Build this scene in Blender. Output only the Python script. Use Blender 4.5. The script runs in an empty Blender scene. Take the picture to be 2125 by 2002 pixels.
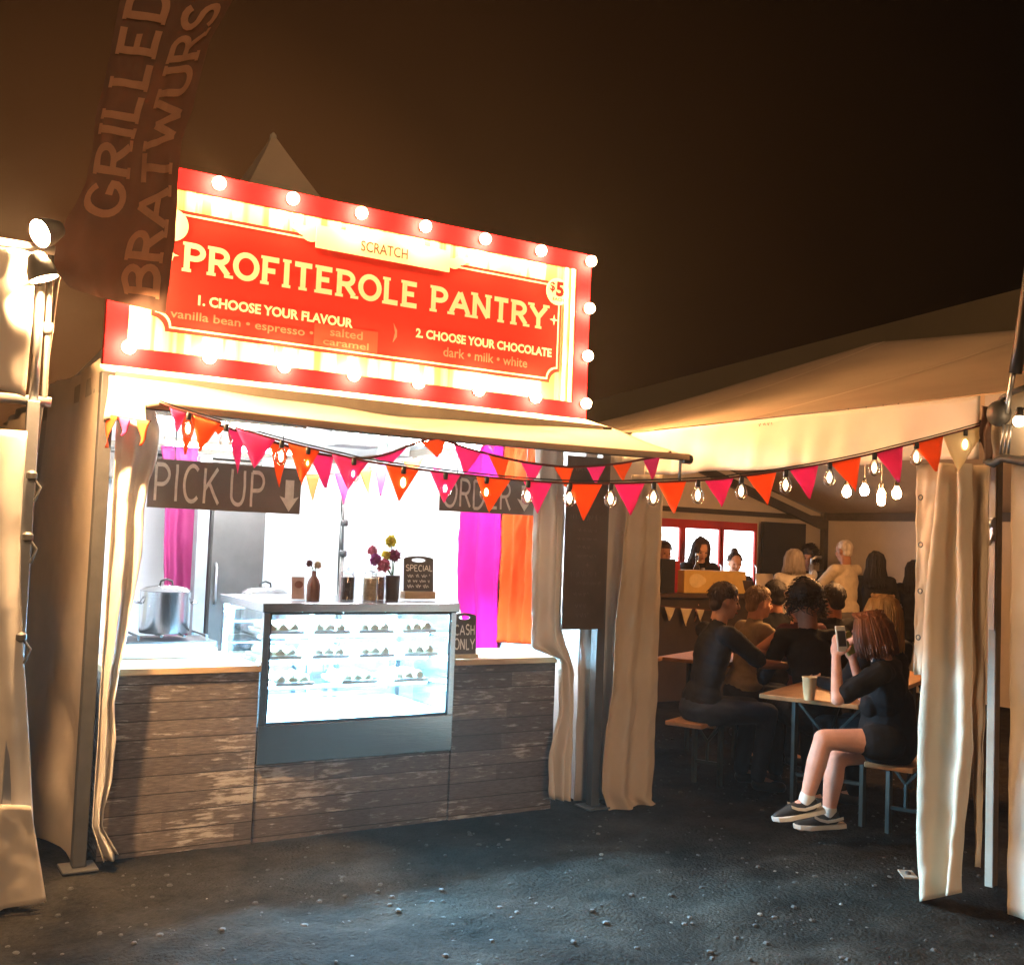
import bpy, bmesh, math, random
from math import sin, cos, pi, radians
from mathutils import Vector, Matrix, noise
random.seed(11)
SC = bpy.context.scene
COL = SC.collection

# ------------------------------------------------------------------ camera, sky, sun, exposure
# Axes: X runs along the stall front, Y into the stall, Z up; the stall's front left post stands at the origin.
FPX, PITCH, ROLL, YAW = 2200.0, radians(3.183), radians(2.235), radians(31.38)
DX = Vector((cos(YAW), sin(YAW), 0)); DN = Vector((-sin(YAW), cos(YAW), 0))
def to_site(v): return Vector((v.dot(DX), v.dot(DN), v.z))
CAM = to_site(Vector((1.956, -5.061, 1.6)))
_f = Vector((0, cos(PITCH), sin(PITCH))); _u = Vector((0, -sin(PITCH), cos(PITCH))); _r = Vector((1, 0, 0))
FWD = to_site(_f); RGT = to_site(cos(ROLL) * _r + sin(ROLL) * _u); UPV = to_site(-sin(ROLL) * _r + cos(ROLL) * _u)
cam = bpy.data.cameras.new('camera'); cam_o = bpy.data.objects.new('camera', cam); COL.objects.link(cam_o)
cam.sensor_fit = 'HORIZONTAL'; cam.sensor_width = 36.0; cam.lens = 36.0 * FPX / 2125.0
cam.clip_start = 0.05; cam.clip_end = 2000
cam_o.matrix_world = Matrix(((RGT.x, UPV.x, -FWD.x, CAM.x), (RGT.y, UPV.y, -FWD.y, CAM.y), (RGT.z, UPV.z, -FWD.z, CAM.z), (0, 0, 0, 1)))
SC.camera = cam_o

SC.view_settings.view_transform = 'Standard'; SC.view_settings.look = 'None'
SC.view_settings.exposure = 1.4; SC.view_settings.gamma = 1.0
SC.render.engine = 'CYCLES'
cy = SC.cycles
cy.use_denoising = True
try: cy.denoiser = 'OPENIMAGEDENOISE'
except Exception: pass
cy.max_bounces = 8; cy.diffuse_bounces = 4; cy.glossy_bounces = 3; cy.transmission_bounces = 4; cy.transparent_max_bounces = 16
cy.sample_clamp_indirect = 6.0
cy.caustics_reflective = False; cy.caustics_refractive = False

def build_world():
    w = bpy.data.worlds.new("World"); SC.world = w; w.use_nodes = True
    nt = w.node_tree; nt.nodes.clear()
    out = nt.nodes.new('ShaderNodeOutputWorld'); bg = nt.nodes.new('ShaderNodeBackground')
    tc = nt.nodes.new('ShaderNodeTexCoord')
    # night sky: dark, with an amber lens veil painted in behind the lit sign
    gd = Vector((0.20, 0.96, 0.12)).normalized()
    dot = nt.nodes.new('ShaderNodeVectorMath'); dot.operation = 'DOT_PRODUCT'; dot.inputs[1].default_value = gd
    nt.links.new(tc.outputs['Generated'], dot.inputs[0])
    rp = nt.nodes.new('ShaderNodeValToRGB')
    e = rp.color_ramp.elements
    e[0].position = 0.50; e[0].color = (0.0007, 0.0003, 0.0002, 1)
    e[1].position = 1.0; e[1].color = (0.062, 0.0205, 0.0052, 1)
    for p_, c_ in ((0.70, (0.0009, 0.0004, 0.0002)), (0.80, (0.0028, 0.0010, 0.0003)), (0.88, (0.0056, 0.0019, 0.0006)), (0.94, (0.0115, 0.0038, 0.0011)), (0.975, (0.029, 0.0096, 0.0025))):
        a = e.new(p_); a.color = (*c_, 1)
    nt.links.new(dot.outputs['Value'], rp.inputs['Fac'])
    nz = nt.nodes.new('ShaderNodeTexNoise'); nz.inputs['Scale'].default_value = 2.5; nz.inputs['Detail'].default_value = 4
    nt.links.new(tc.outputs['Generated'], nz.inputs['Vector'])
    mx = nt.nodes.new('ShaderNodeMix'); mx.data_type = 'RGBA'; mx.blend_type = 'MULTIPLY'; mx.inputs[0].default_value = 0.35
    nt.links.new(rp.outputs['Color'], mx.inputs[6]); nt.links.new(nz.outputs['Fac'], mx.inputs[7])
    nt.links.new(mx.outputs[2], bg.inputs['Color']); bg.inputs['Strength'].default_value = SKY_STRENGTH
    nt.links.new(bg.outputs[0], out.inputs[0])
SKY_STRENGTH = 1.0
build_world()
SUN_STRENGTH = 0.42
sun = bpy.data.lights.new('sun', 'SUN'); sun_o = bpy.data.objects.new('sun', sun); COL.objects.link(sun_o)
sun.energy = SUN_STRENGTH; sun.angle = radians(14); sun.color = (1.0, 0.62, 0.33)
_sd = Vector((0.30, 0.92, -0.36)).normalized()        # warm site floodlighting far behind the camera
sun_o.rotation_euler = _sd.to_track_quat('-Z', 'Y').to_euler()
BULB_L, FEST_L, TUBE_L, LED_L, FLOOD_L, PEND_L, FRIDGE_L = 310.0, 11.0, 200.0, 1250.0, 2500.0, 380.0, 2.5

# ------------------------------------------------------------------ sight lines onto real planes (photo 2125 x 2002)
def ray(u, v): return FWD * FPX + RGT * (u - 1062.5) - UPV * (v - 1001.0)
def onZ(u, v, z=0.0): d = ray(u, v); return CAM + d * ((z - CAM.z) / d.z)
def onY(u, v, y): d = ray(u, v); return CAM + d * ((y - CAM.y) / d.y)
def onX(u, v, x): d = ray(u, v); return CAM + d * ((x - CAM.x) / d.x)
VIEWD = to_site(Vector((0, 1, 0)))
def at(u, v, D): d = ray(u, v); return CAM + d * (D / d.dot(VIEWD))     # D metres ahead of the camera
def on_plane(p, q):            # vertical plane through p and q
    p = Vector(p); q = Vector(q); n = Vector((q.y - p.y, p.x - q.x, 0))
    def f(u, v): d = ray(u, v); return CAM + d * ((p - CAM).dot(n) / d.dot(n))
    return f

# ------------------------------------------------------------------ mesh helpers
class MB:
    def __init__(s): s.v = []; s.f = []; s.off = 0.0
    def add(s, vs, fs):
        n = len(s.v); s.v += [tuple(p) for p in vs]; s.f += [tuple(i + n for i in f) for f in fs]; return s
    def box(s, c, d, rz=0.0, m=None):
        x, y, z = d[0] / 2, d[1] / 2, d[2] / 2
        vs = [Vector((a * x, b * y, e * z)) for e in (-1, 1) for a, b in ((-1, -1), (1, -1), (1, 1), (-1, 1))]
        R = Matrix.Rotation(rz, 3, 'Z') if m is None else m
        return s.add([R @ p + Vector(c) for p in vs], [(3, 2, 1, 0), (4, 5, 6, 7), (0, 1, 5, 4), (1, 2, 6, 5), (2, 3, 7, 6), (3, 0, 4, 7)])
    def span(s, a, b):         # box from corner a to corner b
        a = Vector(a); b = Vector(b); d = b - a
        return s.box((a + b) / 2, (abs(d.x), abs(d.y), abs(d.z)))
    def tube(s, path, r, n=8, caps=True):
        path = [Vector(p) for p in path]; m = len(path); rr = r if isinstance(r, (list, tuple)) else [r] * m
        vs = []; fs = []; up = None
        for i, p in enumerate(path):
            t = (path[min(i + 1, m - 1)] - path[max(i - 1, 0)])
            if t.length < 1e-9: t = Vector((0, 0, 1))
            t.normalize()
            if up is None: up = Vector((0, 0, 1)) if abs(t.z) < .9 else Vector((1, 0, 0))
            a = t.cross(up)
            if a.length < 1e-6: a = t.cross(Vector((0, 1, 0)))
            a.normalize(); b = a.cross(t); up = b
            for k in range(n):
                w = 2 * pi * k / n; vs.append(p + (a * cos(w) + b * sin(w)) * rr[i])
        for i in range(m - 1):
            for k in range(n):
                k2 = (k + 1) % n; fs.append((i * n + k, i * n + k2, (i + 1) * n + k2, (i + 1) * n + k))
        if caps: fs.append(tuple(range(n))); fs.append(tuple(reversed(range((m - 1) * n, m * n))))
        return s.add(vs, fs)
    def bar(s, a, b, w, h=None):      # square bar
        a = Vector(a); b = Vector(b); t = (b - a).normalized(); h = h or w
        up = Vector((0, 0, 1)) if abs(t.z) < .9 else Vector((0, 1, 0))
        x = t.cross(up).normalized(); y = x.cross(t)
        vs = [p + x * i * w / 2 + y * j * h / 2 for p in (a, b) for i, j in ((-1, -1), (1, -1), (1, 1), (-1, 1))]
        return s.add(vs, [(3, 2, 1, 0), (4, 5, 6, 7), (0, 1, 5, 4), (1, 2, 6, 5), (2, 3, 7, 6), (3, 0, 4, 7)])
    def lathe(s, c, prof, n=20, axis=None):   # prof: (radius, height) from bottom to top
        c = Vector(c); vs = []; fs = []
        R = Vector((0, 0, 1)).rotation_difference(Vector(axis)).to_matrix() if axis is not None else Matrix.Identity(3)
        for r, z in prof:
            for k in range(n):
                w = 2 * pi * k / n; vs.append(c + R @ Vector((r * cos(w), r * sin(w), z)))
        for i in range(len(prof) - 1):
            for k in range(n):
                k2 = (k + 1) % n; fs.append((i * n + k, i * n + k2, (i + 1) * n + k2, (i + 1) * n + k))
        fs.append(tuple(reversed(range(n)))); fs.append(tuple(range((len(prof) - 1) * n, len(prof) * n)))
        return s.add(vs, fs)
    def ball(s, c, r, n=12, m=8, R=None):
        r = Vector(r) if isinstance(r, (tuple, list, Vector)) else Vector((r, r, r))
        R = R or Matrix.Identity(3); c = Vector(c); vs = []; fs = []
        for i in range(1, m):
            a = pi * i / m
            for k in range(n):
                w = 2 * pi * k / n; vs.append(c + R @ Vector((r.x * sin(a) * cos(w), r.y * sin(a) * sin(w), r.z * cos(a))))
        t = len(vs); vs += [c + R @ Vector((0, 0, r.z)), c + R @ Vector((0, 0, -r.z))]
        for i in range(m - 2):
            for k in range(n):
                k2 = (k + 1) % n; fs.append((i * n + k, (i + 1) * n + k, (i + 1) * n + k2, i * n + k2))
        for k in range(n):
            k2 = (k + 1) % n; fs.append((t, k, k2)); fs.append((t + 1, (m - 2) * n + k2, (m - 2) * n + k))
        return s.add(vs, fs)
    def cone(s, a, b, ra, rb, n=12):   # round-ended tapered limb
        a = Vector(a); b = Vector(b); t = (b - a); L = t.length
        if L < 1e-6: return s.ball(a, ra)
        t.normalize(); path = []; rr = []
        for k in range(0, 4):
            w = pi / 2 * (1 - k / 4.0); path.append(a - t * ra * sin(w)); rr.append(max(ra * cos(w), ra * .08))
        path.append(a); rr.append(ra); path.append(a.lerp(b, .5)); rr.append((ra + rb) / 2); path.append(b); rr.append(rb)
        for k in range(1, 5):
            w = pi / 2 * k / 4.0; path.append(b + t * rb * sin(w)); rr.append(max(rb * cos(w), rb * .08))
        return s.tube(path, rr, n)
    def grid(s, fn, nu, nv, closed=False):
        vs = [fn(i / (nu - 1), j / (nv - 1)) for j in range(nv) for i in range(nu)]
        return s.add(vs, [(j * nu + i, j * nu + i + 1, (j + 1) * nu + i + 1, (j + 1) * nu + i) for j in range(nv - 1) for i in range(nu - 1)])
    def poly(s, pts): return s.add(pts, [tuple(range(len(pts)))])
    def prism(s, pts, d):      # flat outline given thickness along vector d
        n = len(pts); d = Vector(d); pts = [Vector(p) for p in pts]
        return s.add(pts + [p + d for p in pts], [tuple(range(n)), tuple(reversed(range(n, 2 * n)))] + [(i, i + n, (i + 1) % n + n, (i + 1) % n) for i in range(n)])
    def mesh(s, name):
        me = bpy.data.meshes.new(name); me.from_pydata(s.v, [], s.f); me.update()
        bm = bmesh.new(); bm.from_mesh(me); bmesh.ops.recalc_face_normals(bm, faces=bm.faces); bm.to_mesh(me); bm.free()
        return me

def put_parent(o, parent):
    o.parent = parent
    # parts are modelled in site coordinates: only the top-level empty carries a location
    o.matrix_parent_inverse = Matrix.Translation(-parent.location if parent.parent is None else Vector((0, 0, 0)))
def obj(name, mb, mat, parent=None, smooth=False, bevel=0.0, solid=0.0, sub=0):
    me = mb.mesh(name) if isinstance(mb, MB) else mb
    o = bpy.data.objects.new(name, me); COL.objects.link(o)
    if mat is not None:
        me.materials.clear(); me.materials.append(mat)
    if smooth is True:
        for p in me.polygons: p.use_smooth = True
    elif smooth:
        for p in me.polygons: p.use_smooth = True
        try: me.set_sharp_from_angle(angle=radians(smooth))
        except Exception: pass
    if solid:
        m = o.modifiers.new('thick', 'SOLIDIFY'); m.thickness = solid; m.offset = 0
    if bevel:
        m = o.modifiers.new('edges', 'BEVEL'); m.width = bevel; m.segments = 2; m.limit_method = 'ANGLE'; m.angle_limit = radians(40)
    if sub:
        m = o.modifiers.new('sub', 'SUBSURF'); m.levels = sub; m.render_levels = sub
    if parent is not None: put_parent(o, parent)
    return o
def tag(o, label=None, cat=None, group=None, kind=None):
    if label: o['label'] = label
    if cat: o['category'] = cat
    if group: o['group'] = group
    if kind: o['kind'] = kind
    return o
def thing(name, label, cat, loc=(0, 0, 0), group=None):
    o = bpy.data.objects.new(name, None); COL.objects.link(o); o.location = loc; o.empty_display_size = .1
    return tag(o, label, cat, group)
def copy_thing(o, loc, label, parent=None):
    kids = list(o.children)
    c = o.copy(); COL.objects.link(c); c.location = loc
    if label: c['label'] = label
    for k in kids:
        d = k.copy(); COL.objects.link(d); d.parent = c; d.matrix_parent_inverse = k.matrix_parent_inverse.copy()
        for g in list(k.children):
            e = g.copy(); COL.objects.link(e); e.parent = d; e.matrix_parent_inverse = g.matrix_parent_inverse.copy()
    return c

_WS = []
def evaluated_mesh(data, mods=()):
    """the mesh of a curve or of a mesh with modifiers, worked out in a small scratch scene"""
    if not _WS: _WS.append(bpy.data.scenes.new('scratch'))
    ws = _WS[0]; o = bpy.data.objects.new('tmp', data); ws.collection.objects.link(o)
    for kind, kw in mods:
        m = o.modifiers.new(kind, kind)
        for a, b in kw.items(): setattr(m, a, b)
    vl = ws.view_layers[0]; vl.update(); dg = vl.depsgraph; dg.update()
    me = bpy.data.meshes.new_from_object(o.evaluated_get(dg)); bpy.data.objects.remove(o); return me
# ------------------------------------------------------------------ materials
def mat(name, base, rough=.6, metal=0.0, var=0.25, scale=6.0, bump=0.0, bscale=40.0, trans=0.0, spec=0.4, stretch=None, base2=None):
    m = bpy.data.materials.new(name); m.use_nodes = True; nt = m.node_tree; N = nt.nodes; L = nt.links
    b = N['Principled BSDF']; out = N['Material Output']
    b.inputs['Roughness'].default_value = rough; b.inputs['Metallic'].default_value = metal; b.inputs['Specular IOR Level'].default_value = spec
    tc = N.new('ShaderNodeTexCoord'); mp = N.new('ShaderNodeMapping'); L.new(tc.outputs['Object'], mp.inputs['Vector'])
    if stretch: mp.inputs['Scale'].default_value = stretch
    nz = N.new('ShaderNodeTexNoise'); nz.inputs['Scale'].default_value = scale; nz.inputs['Detail'].default_value = 6; nz.inputs['Roughness'].default_value = .62
    L.new(mp.outputs[0], nz.inputs['Vector'])
    rp = N.new('ShaderNodeValToRGB'); c = base; d = base2 or tuple(x * (1 - var) for x in base)
    rp.color_ramp.elements[0].position = .32; rp.color_ramp.elements[0].color = (*d, 1)
    rp.color_ramp.elements[1].position = .62; rp.color_ramp.elements[1].color = (*c, 1)
    L.new(nz.outputs['Fac'], rp.inputs['Fac']); L.new(rp.outputs['Color'], b.inputs['Base Color'])
    if bump:
        n2 = N.new('ShaderNodeTexNoise'); n2.inputs['Scale'].default_value = bscale; n2.inputs['Detail'].default_value = 5
        L.new(mp.outputs[0], n2.inputs['Vector'])
        bp = N.new('ShaderNodeBump'); bp.inputs['Strength'].default_value = bump; bp.inputs['Distance'].default_value = .02
        L.new(n2.outputs['Fac'], bp.inputs['Height']); L.new(bp.outputs[0], b.inputs['Normal'])
    if trans:
        t = N.new('ShaderNodeBsdfTranslucent'); L.new(rp.outputs['Color'], t.inputs['Color'])
        mx = N.new('ShaderNodeMixShader'); mx.inputs[0].default_value = trans
        L.new(b.outputs[0], mx.inputs[1]); L.new(t.outputs[0], mx.inputs[2]); L.new(mx.outputs[0], out.inputs['Surface'])
    return m
def glow(name, col, strength):
    m = bpy.data.materials.new(name); m.use_nodes = True; b = m.node_tree.nodes['Principled BSDF']
    b.inputs['Base Color'].default_value = (.8, .8, .8, 1); b.inputs['Emission Color'].default_value = (*col, 1); b.inputs['Emission Strength'].default_value = strength
    return m
def glass(name, tint=(1, 1, 1), refl=.06, rough=.03):
    m = bpy.data.materials.new(name); m.use_nodes = True; nt = m.node_tree; N = nt.nodes; L = nt.links
    N.remove(N['Principled BSDF']); out = N['Material Output']
    t = N.new('ShaderNodeBsdfTransparent'); t.inputs['Color'].default_value = (*tint, 1)
    g = N.new('ShaderNodeBsdfGlossy'); g.inputs['Roughness'].default_value = rough
    lw = N.new('ShaderNodeLayerWeight'); lw.inputs['Blend'].default_value = .25
    ma = N.new('ShaderNodeMath'); ma.operation = 'MULTIPLY_ADD'; ma.inputs[1].default_value = .5; ma.inputs[2].default_value = refl
    L.new(lw.outputs['Fresnel'], ma.inputs[0])
    mx = N.new('ShaderNodeMixShader'); L.new(ma.outputs[0], mx.inputs[0]); L.new(t.outputs[0], mx.inputs[1]); L.new(g.outputs[0], mx.inputs[2]); L.new(mx.outputs[0], out.inputs['Surface'])
    return m
def plank_mat(name):
    m = bpy.data.materials.new(name); m.use_nodes = True; nt = m.node_tree; N = nt.nodes; L = nt.links
    b = N['Principled BSDF']; b.inputs['Roughness'].default_value = .62
    tc = N.new('ShaderNodeTexCoord'); sp = N.new('ShaderNodeSeparateXYZ'); L.new(tc.outputs['Object'], sp.inputs[0])
    def math_(op, a, v=None, **k):
        n = N.new('ShaderNodeMath'); n.operation = op
        for i, x in enumerate((a, v)):
            if x is None: continue
            if isinstance(x, (int, float)): n.inputs[i].default_value = x
            else: L.new(x, n.inputs[i])
        return n.outputs[0]
    zz = math_('MULTIPLY', sp.outputs['Z'], 11.0)
    row = math_('FLOOR', zz); fr = math_('FRACT', zz)
    xo = math_('ADD', sp.outputs['X'], math_('MULTIPLY', row, .37))
    seg = math_('FLOOR', math_('MULTIPLY', xo, 1.3))
    cb = N.new('ShaderNodeCombineXYZ'); L.new(row, cb.inputs[0]); L.new(seg, cb.inputs[1])
    wn = N.new('ShaderNodeTexWhiteNoise'); wn.noise_dimensions = '2D'; L.new(cb.outputs[0], wn.inputs['Vector'])
    mp = N.new('ShaderNodeMapping'); mp.inputs['Scale'].default_value = (4.2, 4.2, 27); L.new(tc.outputs['Object'], mp.inputs['Vector'])
    off = N.new('ShaderNodeVectorMath'); off.operation = 'ADD'; L.new(mp.outputs[0], off.inputs[0])
    cb2 = N.new('ShaderNodeCombineXYZ'); L.new(math_('MULTIPLY', row, 3.7), cb2.inputs[0]); L.new(cb2.outputs[0], off.inputs[1])
    n1 = N.new('ShaderNodeTexNoise'); n1.inputs['Scale'].default_value = 1.6; n1.inputs['Detail'].default_value = 9; n1.inputs['Roughness'].default_value = .68; L.new(off.outputs[0], n1.inputs['Vector'])
    n2 = N.new('ShaderNodeTexNoise'); n2.inputs['Scale'].default_value = 5; n2.inputs['Detail'].default_value = 8; L.new(mp.outputs[0], n2.inputs['Vector'])
    wood = N.new('ShaderNodeValToRGB'); e = wood.color_ramp.elements
    e[0].position = .25; e[0].color = (.072, .056, .048, 1); e[1].position = .8; e[1].color = (.185, .150, .128, 1)
    L.new(n2.outputs['Fac'], wood.inputs['Fac'])
    tone = N.new('ShaderNodeMix'); tone.data_type = 'RGBA'; tone.blend_type = 'MULTIPLY'; tone.inputs[0].default_value = 1
    tr = N.new('ShaderNodeValToRGB'); tr.color_ramp.elements[0].color = (.62, .60, .58, 1); tr.color_ramp.elements[1].color = (1.22, 1.17, 1.12, 1)
    L.new(wn.outputs['Value'], tr.inputs['Fac']); L.new(wood.outputs['Color'], tone.inputs[6]); L.new(tr.outputs['Color'], tone.inputs[7])
    # chips of old whitewash: threshold shifts plank by plank
    n3 = N.new('ShaderNodeTexNoise'); n3.inputs['Scale'].default_value = 2.6; n3.inputs['Detail'].default_value = 3; L.new(tc.outputs['Object'], n3.inputs['Vector'])
    th = math_('ADD', math_('ADD', n1.outputs['Fac'], math_('MULTIPLY', wn.outputs['Value'], .07)), math_('MULTIPLY', math_('SUBTRACT', n3.outputs['Fac'], .5), .42))
    cr = N.new('ShaderNodeValToRGB'); cr.color_ramp.elements[0].position = .585; cr.color_ramp.elements[0].color = (0, 0, 0, 1); cr.color_ramp.elements[1].position = .69; cr.color_ramp.elements[1].color = (1, 1, 1, 1)
    L.new(th, cr.inputs['Fac'])
    ch = N.new('ShaderNodeMix'); ch.data_type = 'RGBA'; ch.inputs[7].default_value = (.42, .375, .33, 1)
    L.new(cr.outputs['Color'], ch.inputs[0]); L.new(tone.outputs[2], ch.inputs[6])
    gap = math_('LESS_THAN', fr, .06)
    gm = N.new('ShaderNodeMix'); gm.data_type = 'RGBA'; gm.inputs[7].default_value = (.022, .016, .013, 1)
    L.new(gap, gm.inputs[0]); L.new(ch.outputs[2], gm.inputs[6]); L.new(gm.outputs[2], b.inputs['Base Color'])
    bp = N.new('ShaderNodeBump'); bp.inputs['Strength'].default_value = .35; bp.inputs['Distance'].default_value = .006
    L.new(math_('SUBTRACT', math_('ADD', n1.outputs['Fac'], math_('MULTIPLY', n2.outputs['Fac'], .4)), gap), bp.inputs['Height']); L.new(bp.outputs[0], b.inputs['Normal'])
    return m
def stripe_mat(name, a, b_, freq):
    m = bpy.data.materials.new(name); m.use_nodes = True; nt = m.node_tree; N = nt.nodes; L = nt.links
    b = N['Principled BSDF']; b.inputs['Roughness'].default_value = .5
    tc = N.new('ShaderNodeTexCoord'); mp = N.new('ShaderNodeMapping'); mp.inputs['Scale'].default_value = (freq, 0.4, .25); L.new(tc.outputs['Object'], mp.inputs['Vector'])
    nz = N.new('ShaderNodeTexNoise'); nz.inputs['Scale'].default_value = 1.0; nz.inputs['Detail'].default_value = 2.5; L.new(mp.outputs[0], nz.inputs['Vector'])
    rp = N.new('ShaderNodeValToRGB'); e = rp.color_ramp.elements; e[0].position = .40; e[0].color = (*b_, 1); e[1].position = .52; e[1].color = (*a, 1)
    L.new(nz.outputs['Fac'], rp.inputs['Fac']); L.new(rp.outputs['Color'], b.inputs['Base Color'])
    return m

CANVAS = (.74, .67, .59)
M = {}
M['canvas'] = mat('canvas', CANVAS, .7, var=.14, scale=1.6, bump=.10, bscale=5, trans=.12, spec=.15)
M['canvas_dirty'] = mat('canvas_dirty', (.66, .55, .43), .6, var=.28, scale=1.3, bump=.14, bscale=6, trans=.10)
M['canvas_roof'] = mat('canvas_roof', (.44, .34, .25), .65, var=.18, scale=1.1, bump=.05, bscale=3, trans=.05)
M['canvas_white'] = mat('canvas_white', (.86, .86, .86), .6, var=.05, scale=1.5, trans=.05)
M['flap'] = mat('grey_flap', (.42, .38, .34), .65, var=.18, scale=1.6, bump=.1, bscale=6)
M['alu'] = mat('aluminium', (.55, .55, .56), .38, 1.0, var=.2, scale=9)
M['alu_white'] = mat('coated_aluminium', (.36, .32, .26), .7, .0, var=.2, scale=5, spec=.15)
M['tent_canvas'] = mat('tent_canvas', (.56, .45, .33), .8, var=.16, scale=1.7, bump=.10, bscale=5, trans=.10, spec=.08)
M['alu_dark'] = mat('dark_aluminium', (.085, .08, .075), .5, .3, var=.25, scale=7)
M['steel'] = mat('brushed_steel', (.52, .52, .53), .20, 1.0, var=.12, scale=12, stretch=(.3, 1, 14), bump=.02, bscale=20)
M['black'] = mat('black_plastic', (.02, .02, .021), .45, var=.3)
M['rubber'] = mat('dark_red_cord', (.12, .025, .018), .6, var=.3)
M['planks'] = plank_mat('whitewashed_planks')
M['oak'] = mat('pale_oak', (.52, .36, .20), .45, var=.3, scale=5, stretch=(1, 9, 9), bump=.05)
M['beer_wood'] = mat('varnished_pine', (.36, .18, .075), .4, var=.35, scale=4, stretch=(3, 3, 3), bump=.06)
M['green_steel'] = mat('green_painted_steel', (.045, .055, .05), .5, .2, var=.3)
M['red'] = mat('sign_red', (.56, .010, .018), .9, var=.06, spec=.02)
M['panel_red'] = mat('panel_red', (.50, .027, .024), .9, var=.14, scale=2.5, spec=.02)
M['dark_print'] = mat('dark_red_print', (.20, .008, .008), .8, var=.1, spec=.05)
M['panel_red2'] = mat('sticker_red', (.50, .045, .028), .5, var=.08)
M['cream'] = mat('cream_paint', (.84, .74, .55), .5, var=.06)
M['cream_light'] = mat('pale_cream', (.88, .78, .55), .5, var=.05)
M['pale_red'] = mat('faded_pink_paint', (.72, .16, .11), .5, var=.08)
M['ink'] = mat('brown_ink', (.10, .03, .018), .6, var=.1)
M['stripes'] = stripe_mat('cream_striped_print', (.88, .76, .50), (.50, .24, .09), 15)
M['chalk_board'] = mat('chalkboard', (.085, .066, .054), .7, var=.35, scale=3)
M['veiled_brown_board'] = mat('lifted_brown_board', (.17, .13, .105), .7, var=.25, scale=4)  # brown lifted to stand in for veil glare over the hanging boards
M['chalk'] = mat('chalk', (.80, .72, .62), .9, var=.2, scale=30)
M['chalk_faint'] = mat('faint_chalk', (.15, .125, .105), .9, var=.3, scale=30)
M['orange'] = mat('orange_felt', (.94, .20, .040), .8, var=.10, scale=9, trans=.55)
M['pink'] = mat('pink_felt', (.86, .085, .31), .8, var=.10, scale=9, trans=.55)
M['cream_felt'] = mat('cream_felt', (.80, .70, .48), .75, var=.10, trans=.40)
M['magenta'] = mat('magenta_cloth', (.55, .006, .17), .8, var=.10, scale=4, trans=.15, spec=.1)
M['orange_cloth'] = mat('orange_cloth', (.62, .048, .004), .8, var=.10, scale=4, trans=.15, spec=.1)
M['flagcloth'] = mat('brown_flag_cloth', (.090, .042, .026), .85, var=.22, scale=4, bump=.12, bscale=14, trans=.04)
M['flagtext'] = mat('faded_orange_print', (.44, .21, .115), .85, var=.15, scale=5)
M['glass'] = glass('clear_glass', (.94, .97, .98))
M['jar_glass'] = glass('jar_glass', (.92, .94, .95), .09)
M['bulb'] = glow('lit_sign_bulb', (1.0, .53, .20), BULB_L)
M['festoon'] = glow('lit_festoon_bulb', (1.0, .70, .40), FEST_L)
M['bulb_glass'] = glass('festoon_glass', (1, .97, .92), .08)
M['pendant'] = glow('lit_pendant_bulb', (1.0, .46, .16), PEND_L)
M['tube'] = glow('led_tube', (.93, .97, 1.0), TUBE_L)
M['led'] = glow('led_strip', (.30, .68, 1.0), LED_L)
M['flood'] = glow('flood_glass', (1.0, .60, .28), FLOOD_L)
M['flood_down'] = glow('down_flood_glass', (1.0, .60, .28), FLOOD_L * 1.5)
M['awning'] = mat('awning_canvas', (.86, .78, .66), .9, var=.10, scale=1.8, bump=.06, bscale=4, trans=.10, spec=.05)
M['fridge_light'] = glow('fridge_light', (.90, .96, 1.0), FRIDGE_L)

# ------------------------------------------------------------------ lettering
def _arc(cx, cy, rx, ry, a0, a1, n=10):
    return [(cx + rx * cos(radians(a0 + (a1 - a0) * i / n)), cy + ry * sin(radians(a0 + (a1 - a0) * i / n))) for i in range(n + 1)]
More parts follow.
